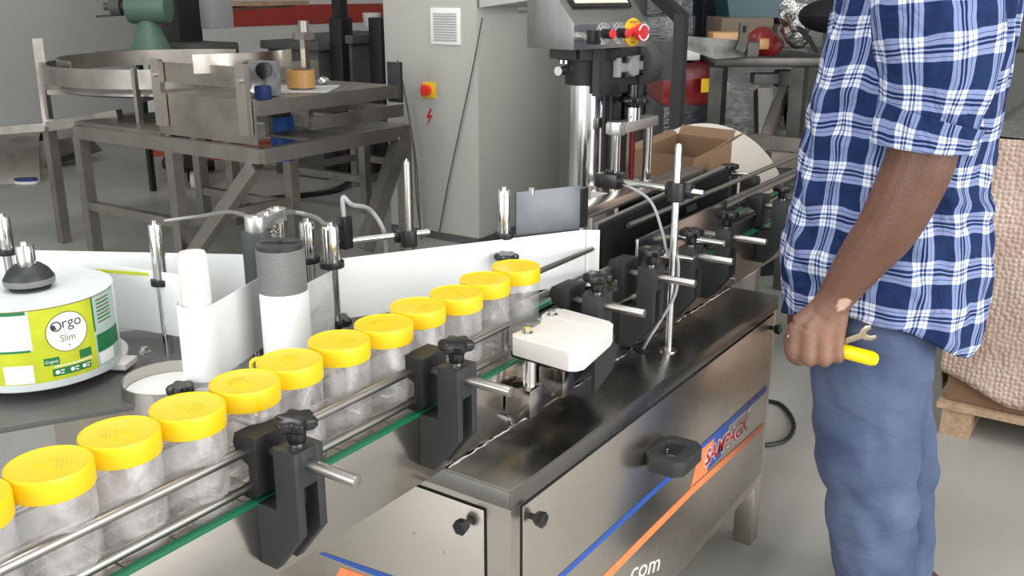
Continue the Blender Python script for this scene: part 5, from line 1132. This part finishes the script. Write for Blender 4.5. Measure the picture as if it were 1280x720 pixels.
# ================================================================== THE MAN
P0 = at(1105, 400, D=2.32); P0 = V(P0.x, P0.y, 0)
LEFT = -V(P0.x, P0.y, 0).normalized(); FWD = V(LEFT.y, -LEFT.x, 0)      # his left side faces the viewer, he faces the conveyor
if FWD.dot(RT) > 0: FWD = -FWD
def L2W(f, l, z): return P0 + FWD * f + LEFT * l + V(0, 0, z)
def pl(px, py, off=0.0):
    """photo pixel -> (forward, up) in the man's upright side-view plane, off metres towards the viewer"""
    d = FW * FPX + RT * (px - 640) - UPV * (py - 360)
    t = ((P0 + LEFT * off) - CAM).dot(LEFT) / d.dot(LEFT); p = CAM + d * t - P0
    return p.dot(FWD), p.z
def PW(px, py, off=0.0): f, z = pl(px, py, off); return L2W(f, off, z)
man = thing('person', 'man in blue and white plaid shirt and faded blue trousers, standing with tools in his left hand', 'person', tuple(P0))
man['label'] = 'standing man in blue plaid shirt and faded blue trousers, tools in his hand'
AO = 0.235                                   # sideways offset of the near arm
# ---------------- body: one continuous skin surface
bm = newbm()
def limb(pts, k=5, seg=16):
    tube(bm, [p for p, r in pts], 0, seg, k, [r for p, r in pts])
s_ = 2.12 / FPX
arm = [(PW(1160, 60, AO - 0.03), 0.062), (PW(1160, 130, AO), 0.066), (PW(1153, 190, AO), 0.070), (PW(1134, 238, AO), 0.069), (PW(1109, 285, AO), 0.064), (PW(1080, 322, AO), 0.055), (PW(1056, 355, AO), 0.045), (PW(1043, 374, AO), 0.040)]
sh_l = L2W(-0.03, 0.17, 1.50)
limb([(sh_l, 0.07)] + arm + [(PW(1033, 390, AO), 0.040)])
# hand: metacarpals, four fingers curled round the tools, thumb in front
hand_scale = 1.0
wr = PW(1046, 372, AO)
MCP = [(PW(996, 405, AO + 0.012), 0.019), (PW(1012, 412, AO + 0.024), 0.020), (PW(1030, 420, AO + 0.022), 0.019), (PW(1046, 424, AO + 0.012), 0.017)]
PIP = [(PW(993, 442, AO + 0.010), 0.0165), (PW(1011, 449, AO + 0.020), 0.0168), (PW(1030, 450, AO + 0.018), 0.0160), (PW(1047, 446, AO + 0.008), 0.0148)]
for (m_, mr_), (p_, pr2) in zip(MCP, PIP):
    tube(bm, [wr + (m_ - wr) * t for t in (0.05, 0.5, 1.0)], 0, 12, 4, [0.026, 0.025, mr_])
    dip = p_ - LEFT * 0.040 + V(0, 0, -0.006) + FWD * -0.004; tip = dip - LEFT * 0.012 + V(0, 0, 0.030)
    tube(bm, [m_, m_ + (p_ - m_) * 0.5 + LEFT * 0.003, p_, p_ * 0.4 + dip * 0.6 + V(0, 0, -0.004), dip, tip], 0, 12, 5, [mr_, pr2 * 0.98, pr2, pr2 * 0.95, pr2 * 0.92, pr2 * 0.75])
pc_ = PW(1022, 412, AO - 0.004)
for q in (PW(1010, 405, AO - 0.004), pc_, PW(1036, 412, AO - 0.006), PW(1030, 396, AO)): sphere(bm, q, 0.034, (1, 1, 1), 14, 10)
tb = [PW(1030, 392, AO - 0.03), PW(1003, 408, AO - 0.045), PW(989, 424, AO - 0.05), PW(992, 446, AO - 0.052), PW(1004, 452, AO - 0.052)]
tube(bm, tb, 0, 12, 4, [0.026, 0.021, 0.018, 0.016, 0.012])
# far arm, hanging
sh_r = L2W(-0.03, -0.17, 1.50)
limb([(sh_r, 0.07), (L2W(-0.04, -0.235, 1.53), 0.058), (L2W(-0.03, -0.25, 1.15), 0.050), (L2W(0.06, -0.25, 0.98), 0.043), (L2W(0.15, -0.24, 0.86), 0.032), (L2W(0.18, -0.235, 0.82), 0.036), (L2W(0.21, -0.23, 0.76), 0.034), (L2W(0.20, -0.225, 0.71), 0.020)])
for k in range(4): q = L2W(0.235 - 0.022 * k, -0.225, 0.755); tube(bm, [q, q + V(0, 0, -0.045) + LEFT * 0.012, q + V(0, 0, -0.07) + LEFT * 0.03], 0, 8, 3, [0.012, 0.011, 0.009])
tube(bm, [L2W(0.21, -0.20, 0.80), L2W(0.245, -0.185, 0.77), L2W(0.25, -0.175, 0.73)], 0, 8, 3, [0.016, 0.013, 0.010])
# trunk, neck and head
def ell_ring(f, z, a, b, l=0.0, n=24): return [L2W(f + a * cos(2 * pi * i / n), l + b * sin(2 * pi * i / n), z) for i in range(n)]
loft(bm, [ell_ring(-0.01, 0.86, 0.12, 0.15), ell_ring(0.01, 1.0, 0.13, 0.155), ell_ring(0.0, 1.2, 0.125, 0.15), ell_ring(-0.01, 1.38, 0.12, 0.17), ell_ring(-0.02, 1.50, 0.10, 0.17), ell_ring(-0.03, 1.56, 0.07, 0.10), ell_ring(-0.02, 1.60, 0.058, 0.058), ell_ring(0.0, 1.68, 0.056, 0.056)])
hc = L2W(0.02, 0, 1.765)
def hr(f, z, a, b): return ell_ring(f, z, a, b)
loft(bm, [hr(0.04, 1.645, 0.045, 0.04), hr(0.035, 1.665, 0.075, 0.058), hr(0.02, 1.70, 0.092, 0.068), hr(0.012, 1.74, 0.100, 0.074), hr(0.008, 1.78, 0.104, 0.077), hr(0.002, 1.82, 0.102, 0.076), hr(-0.005, 1.855, 0.085, 0.064), hr(-0.008, 1.878, 0.05, 0.04), hr(-0.008, 1.886, 0.01, 0.01)])
tube(bm, [L2W(0.108, 0, 1.775), L2W(0.128, 0, 1.745), L2W(0.118, 0, 1.732)], 0, 8, 3, [0.010, 0.015, 0.012])        # nose
for s in (-1, 1): sphere(bm, L2W(0.0, 0.080 * s, 1.755), 0.028, (0.8, 0.35, 1.1), 12, 8)                                   # ears
tube(bm, [L2W(0.105, -0.025, 1.705), L2W(0.115, 0, 1.706), L2W(0.105, 0.025, 1.705)], 0, 8, 3, [0.006, 0.009, 0.006])     # lips
# legs under the trousers
for s in (-1, 1):
    g_ = -0.06 if s > 0 else -0.10
    limb([(L2W(0.0, 0.09 * s, 0.88), 0.08), (L2W(0.0 + 0.2 * g_, 0.095 * s, 0.70), 0.065), (L2W(0.0 + 0.55 * g_, 0.10 * s, 0.50), 0.05), (L2W(g_, 0.10 * s, 0.30), 0.042), (L2W(g_, 0.10 * s, 0.09), 0.038), (L2W(0.0 + g_, 0.10 * s, 0.05), 0.036), (L2W(0.08 + g_, 0.105 * s, 0.045), 0.030), (L2W(0.13 + g_, 0.11 * s, 0.042), 0.016)])
def skin_material():
    m = SKIN.copy(); m.name = 'arm_skin'; nt = m.node_tree; n = nt.nodes; L = nt.links; b = n['Principled BSDF']
    src = b.inputs['Base Color'].links[0].from_socket
    tc = n.new('ShaderNodeTexCoord')
    def blob(c, r, col, src, soft, nscale, namt):
        mp = n.new('ShaderNodeVectorMath'); mp.operation = 'SUBTRACT'; mp.inputs[1].default_value = c; L.new(tc.outputs['Object'], mp.inputs[0])
        ln = n.new('ShaderNodeVectorMath'); ln.operation = 'LENGTH'; L.new(mp.outputs[0], ln.inputs[0])
        nz = n.new('ShaderNodeTexNoise'); nz.inputs['Scale'].default_value = nscale; L.new(tc.outputs['Object'], nz.inputs['Vector'])
        ma = n.new('ShaderNodeMath'); ma.operation = 'MULTIPLY_ADD'; ma.inputs[1].default_value = namt; L.new(nz.outputs['Fac'], ma.inputs[0]); L.new(ln.outputs['Value'], ma.inputs[2])
        mr = n.new('ShaderNodeMapRange'); mr.inputs[1].default_value = r + namt * 0.5 - soft; mr.inputs[2].default_value = r + namt * 0.5 + soft; mr.inputs[3].default_value = 1; mr.inputs[4].default_value = 0
        L.new(ma.outputs[0], mr.inputs[0]); mx = n.new('ShaderNodeMix'); mx.data_type = 'RGBA'; mx.inputs[7].default_value = (*col, 1)
        L.new(mr.outputs[0], mx.inputs[0]); L.new(src, mx.inputs[6]); return mx.outputs[2]
    o1 = blob(PW(1020, 425, AO + 0.01) - P0, 0.085, (0.27, 0.145, 0.10), src, 0.05, 25, 0.03)      # paler hand
    o2 = blob(PW(1056, 384, AO + 0.045) - P0, 0.020, (0.52, 0.34, 0.26), o1, 0.003, 70, 0.022)      # pale patch on the wrist
    L.new(o2, b.inputs['Base Color']); return m
body = obj('body', bm, skin_material(), man, smooth=180)
md = body.modifiers.new('union', 'REMESH'); md.mode = 'VOXEL'; md.voxel_size = 0.0042; md.use_smooth_shade = True
md = body.modifiers.new('soften', 'SMOOTH'); md.factor = 0.5; md.iterations = 4
# hair and eyes
bm = newbm(); loft(bm, [hr(-0.055, 1.69, 0.045, 0.066), hr(-0.035, 1.73, 0.072, 0.078), hr(-0.012, 1.78, 0.095, 0.083), hr(-0.004, 1.83, 0.106, 0.082), hr(-0.008, 1.87, 0.088, 0.068), hr(-0.010, 1.895, 0.045, 0.036)]); obj('hair', bm, HAIR, man, smooth=180)
for s in (-1, 1):
    bm = newbm(); sphere(bm, L2W(0.094, 0.031 * s, 1.768), 0.013); obj('eye', bm, EYEW, man); bm = newbm(); sphere(bm, L2W(0.103, 0.031 * s, 1.768), 0.006); obj('iris', bm, HAIR, man)
# ---------------- shirt
def interp(tab, y):
    for (y0, v0), (y1, v1) in zip(tab, tab[1:]):
        if y <= y1: return v0 + (v1 - v0) * (y - y0) / (y1 - y0)
    return tab[-1][1]
SF = [(-60, 1062), (0, 1046), (60, 1031), (130, 1014), (200, 1002), (260, 990), (310, 979), (350, 975), (460, 974)]
SB = [(-60, 1282), (0, 1276), (80, 1263), (150, 1251), (210, 1238), (235, 1236), (265, 1241), (320, 1241), (370, 1233), (415, 1226), (432, 1216), (445, 1200)]
NR, NA = 96, 160
def sgnpow(v, p): return math.copysign(abs(v) ** p, v)
rows = []
for j in range(NR + 1):
    y = -60 + (428 + 60) * j / NR; f0, z0_ = pl(interp(SF, y), y); f1, z1_ = pl(interp(SB, y), y); rows.append(((f0 + f1) / 2, (f0 - f1) / 2, (z0_ + z1_) / 2))
# shoulders above the picture
tops = []
fc, ha_, zt_ = rows[0]
for k in range(10, 0, -1):
    t = k / 10; tops.append((fc - 0.0 * t, ha_ * (1 - 0.62 * t ** 1.6), zt_ + 0.075 * t, 0.20 * (1 - 0.68 * t ** 1.5)))
rings = [(a, b, c, d) for a, b, c, d in tops] + [(a, b, c, 0.205) for a, b, c in rows]
zbot = rings[-1][2]
bm = newbm(); uvl = bm.loops.layers.uv.new('UVMap'); grid = []; uvs = []
for j, (fc, ha_, z, wd) in enumerate(rings):
    row = []; ur = []
    for i in range(NA):
        th_ = 2 * pi * i / NA                                        # 0 = front, 90 = his left (towards the viewer)
        cs_, sn_ = sgnpow(cos(th_), 0.85), sgnpow(sin(th_), 0.80)
        zz = z
        # hem: high at the side seams, lower at front and back
        below = max(0.0, (1.02 - z) / (1.02 - zbot)); zz = z + below * 0.110 * (abs(sin(th_)) ** 2.5)
        if cos(th_) > 0: zz += below * 0.075 * cos(th_)
        else: zz += below * 0.028 * (-cos(th_)) ** 6
        amp = 0.010 + 0.006 * below
        n1 = noise.noise(V(th_ * 2.2, z * 3.0 + cos(th_) * 1.5, 1.0)); n2 = noise.noise(V(th_ * 5.0 + z * 7, z * 9.0, 5.0)); n3 = noise.noise(V(sin(th_) * 3 + z * 14, z * 16 + cos(th_) * 5, 8.0))
        dr = amp * n1 + 0.011 * n2 + 0.006 * n3 * (1 if 1.0 < z < 1.35 else 0.4)
        dr += 0.012 * math.exp(-((z - 1.19 - 0.10 * cos(th_)) / 0.018) ** 2) * (1 if cos(th_) < 0.1 else 0.3)       # crease across the back at the waist
        f = fc + (ha_ + dr) * cs_; l = (wd + dr) * sn_
        row.append(bm.verts.new(L2W(f, l, zz))); ur.append((i / NA * 1.53, zz + 0.010 * n1))
    grid.append(row); uvs.append(ur)
for j in range(len(grid) - 1):
    for i in range(NA):
        k = (i + 1) % NA; fce = bm.faces.new((grid[j][i], grid[j][k], grid[j + 1][k], grid[j + 1][i]))
        for lp, (jj, ii) in zip(fce.loops, ((j, i), (j, i + 1), (j + 1, i + 1), (j + 1, i))):
            u, v = uvs[jj][ii % NA]; lp[uvl].uv = (u if ii < NA else 1.53, v)
shirt = obj('shirt', bm, PLAID, man, smooth=180)
md = shirt.modifiers.new('thickness', 'SOLIDIFY'); md.thickness = 0.003; md.offset = 1
# sleeves (near one with a rolled cuff)
def sleeve(ctr, rad, lat, cuff, nm, off_sign=1, wob=0.006):
    bm = newbm(); uvl = bm.loops.layers.uv.new('UVMap'); P = smooth_path(ctr, 12); R = [v.x for v in smooth_path([V(r, 0, 0) for r in rad], 12)]; n = 72; rings = []; U = []; s = 0
    for j, p in enumerate(P):
        d = (P[min(j + 1, len(P) - 1)] - P[max(j - 1, 0)]).normalized(); u = (LEFT - d * LEFT.dot(d)).normalized(); v = d.cross(u)
        if j: s += (p - P[j - 1]).length
        ring = []; ur = []
        for i in range(n):
            a = 2 * pi * i / n + pi; w_ = wob * noise.noise(V(cos(a) * 2 + 3, sin(a) * 2, s * 9)) + wob * 0.8 * noise.noise(V(cos(a) * 4 + s * 10, sin(a) * 4, s * 18))
            ring.append(bm.verts.new(p + u * ((R[j] * lat + w_) * cos(a)) + v * ((R[j] + w_) * sin(a)))); ur.append((i / n * 0.816, -s))
        rings.append(ring); U.append(ur)
    for j in range(len(rings) - 1):
        for i in range(n):
            k = (i + 1) % n; fce = bm.faces.new((rings[j][i], rings[j][k], rings[j + 1][k], rings[j + 1][i]))
            for lp, (jj, ii) in zip(fce.loops, ((j, i), (j, i + 1), (j + 1, i + 1), (j + 1, i))):
                u_, v_ = U[jj][ii % n]; lp[uvl].uv = (u_ if ii < n else 0.816, v_)
    o = obj(nm, bm, PLAID, man, smooth=180); md = o.modifiers.new('thickness', 'SOLIDIFY'); md.thickness = 0.003 if not cuff else 0.006; md.offset = 1; return o
SO = AO + 0.004
sleeve([L2W(-0.035, 0.12, 1.565), PW(1172, -40, SO - 0.02), PW(1171, 20, SO), PW(1173, 80, SO), PW(1163, 135, SO), PW(1157, 166, SO)], [0.085, 0.112, 0.120, 0.112, 0.096, 0.090], 0.78, False, 'sleeve')
sleeve([PW(1165, 142, SO), PW(1158, 160, SO), PW(1153, 183, SO)], [0.101, 0.099, 0.096], 0.84, True, 'sleeve_cuff', wob=0.004)
sleeve([L2W(-0.035, -0.12, 1.565), L2W(-0.04, -0.21, 1.46), L2W(-0.04, -0.24, 1.53), L2W(-0.035, -0.25, 1.24)], [0.085, 0.10, 0.095, 0.085], 0.75, False, 'sleeve')
bm = newbm(); loft(bm, [ell_ring(-0.03, 1.595, 0.085, 0.085), ell_ring(-0.03, 1.63, 0.072, 0.070), ell_ring(-0.03, 1.63, 0.078, 0.076), ell_ring(-0.035, 1.585, 0.098, 0.10)], cap=False); obj('collar', bm, mat('navy_cotton', (0.012, 0.025, 0.10), 0.85), man, smooth=60)
# ---------------- trousers
PF = [(400, 1012), (460, 1012), (520, 1015), (580, 1018), (605, 1024), (622, 1033), (660, 1031), (690, 1036), (720, 1042), (800, 1050), (950, 1055)]
PB = [(400, 1176), (440, 1172), (500, 1160), (560, 1154), (620, 1151), (680, 1147), (720, 1144), (800, 1142), (950, 1140)]
bm = newbm()
def trouser(l0, wl, df, top, bottom, nseg=64, scale=1.0):
    n = 40; rr = []
    for j in range(nseg + 1):
        y = top + (bottom - top) * j / nseg; f0, z0_ = pl(interp(PF, y), y, 0.1); f1, z1_ = pl(interp(PB, y), y, 0.1); z = (z0_ + z1_) / 2; fc = (f0 + f1) / 2 + df * min(1.0, max(0.0, (y - 450) / 150)); ha_ = (f0 - f1) / 2 * scale
        ring = []
        for i in range(n):
            a = 2 * pi * i / n; fold = 0.008 * noise.noise(V(a * 1.3 + z * 5, z * 8 + l0 * 9, 2)) + 0.007 * noise.noise(V(cos(a) * 2 + z * 10, sin(a) * 2, z * 13 - cos(a) * 2.4)) + (0.006 * sin(z * 55 + cos(a) * 3 + a) * max(0, 1 - abs(z - 0.42) / 0.22))
            ring.append(L2W(fc + (ha_ + fold) * cos(a), l0 + (wl + fold) * sin(a), z))
        rr.append(ring)
    loft(bm, rr)
zfloor = 0.03
trouser(0.095, 0.095, 0.0, 400, 790)
trouser(-0.095, 0.095, -0.055, 400, 790, scale=0.92)
f0, zz0 = pl(interp(PF, 400), 400, 0.0); f1, _ = pl(interp(PB, 400), 400, 0.0)
loft(bm, [ell_ring((f0 + f1) / 2, z, (f0 - f1) / 2 * k, 0.185 * k2) for z, k, k2 in ((0.72, 0.80, 0.80), (0.80, 0.98, 1.0), (0.90, 0.98, 1.0), (1.02, 0.88, 0.9))])
tro = obj('trousers', bm, DENIM, man, smooth=180)
md = tro.modifiers.new('union', 'REMESH'); md.mode = 'VOXEL'; md.voxel_size = 0.007; md.use_smooth_shade = True
md = tro.modifiers.new('soften', 'SMOOTH'); md.factor = 0.5; md.iterations = 3
# side seam and pocket patch
bm = newbm(); tube(bm, [PW(x, y, 0.200) for x, y in ((1060, 425), (1063, 480), (1065, 520), (1066, 580))], 0.0025, 6, 6); 
for s in (-1, 1):
    g_ = -0.05 if s > 0 else -0.10; c = L2W(g_, 0.10 * s, 0); bm2 = newbm(); foot(bm2, c, FWD, 0.27, 0.10, 0, 0.025); so = obj('shoe_sole', bm2, BLACK, man, bev=0.004)
    bm2 = newbm(); loft(bm2, [[L2W(g_ + a * cos(t) + sh2, 0.10 * s + b_2 * sin(t), z) for t in [2 * pi * i / 24 for i in range(24)]] for z, a, b_2, sh2 in ((0.025, 0.13, 0.048, 0), (0.045, 0.125, 0.046, 0), (0.06, 0.09, 0.042, -0.03), (0.075, 0.06, 0.04, -0.04))]); obj('shoe', bm2, SHOE, man, smooth=60)
bm.free()
# ---------------- tools in his hand
sd_ = thing('screwdriver', 'tool with bright yellow plastic handle gripped in the hand', 'hand tool', tuple(PW(1075, 444, AO - 0.01)))
h0 = PW(1040, 435, AO - 0.012); h1 = PW(1098, 450.5, AO + 0.004); dh = (h1 - h0)
bm = newbm(); dn = dh.normalized(); Ln = dh.length
lathe(bm, h0, [(0.010, 0), (0.0155, 0.01), (0.0165, 0.03), (0.0165, Ln - 0.014), (0.013, Ln - 0.004), (0.006, Ln), (0.0005, Ln)], 24, dn); obj('handle', bm, YELH, sd_)
bm = newbm(); cyl(bm, h0 - dn * 0.10, h0, 0.0035, 10); obj('blade', bm, CHROME, sd_)
wr_ = thing('open_wrench', 'small open-ended steel wrench held beside the yellow handle', 'wrench', tuple(PW(1075, 420, AO)))
w0 = PW(1038, 432, AO - 0.004); w1 = PW(1076, 419, AO + 0.002); dw = (w1 - w0).normalized(); nw = LEFT.cross(dw).normalized()
if nw.z < 0: nw = -nw
J = lambda a, b: w1 + dw * a + nw * b
bm = newbm(); prism(bm, [w0 + nw * 0.006, w1 + nw * 0.007, J(0.006, 0.014), J(0.018, 0.018), J(0.030, 0.015), J(0.028, 0.007), J(0.018, 0.006), J(0.013, 0.0), J(0.019, -0.007), J(0.031, -0.010), J(0.030, -0.017), J(0.016, -0.018), J(0.004, -0.012), w1 - nw * 0.007, w0 - nw * 0.006], LEFT * 0.006); obj('jaw_and_shank', bm, mat('wrench_steel', (0.62, 0.50, 0.36), 0.22, 1.0), wr_, bev=0.0012)
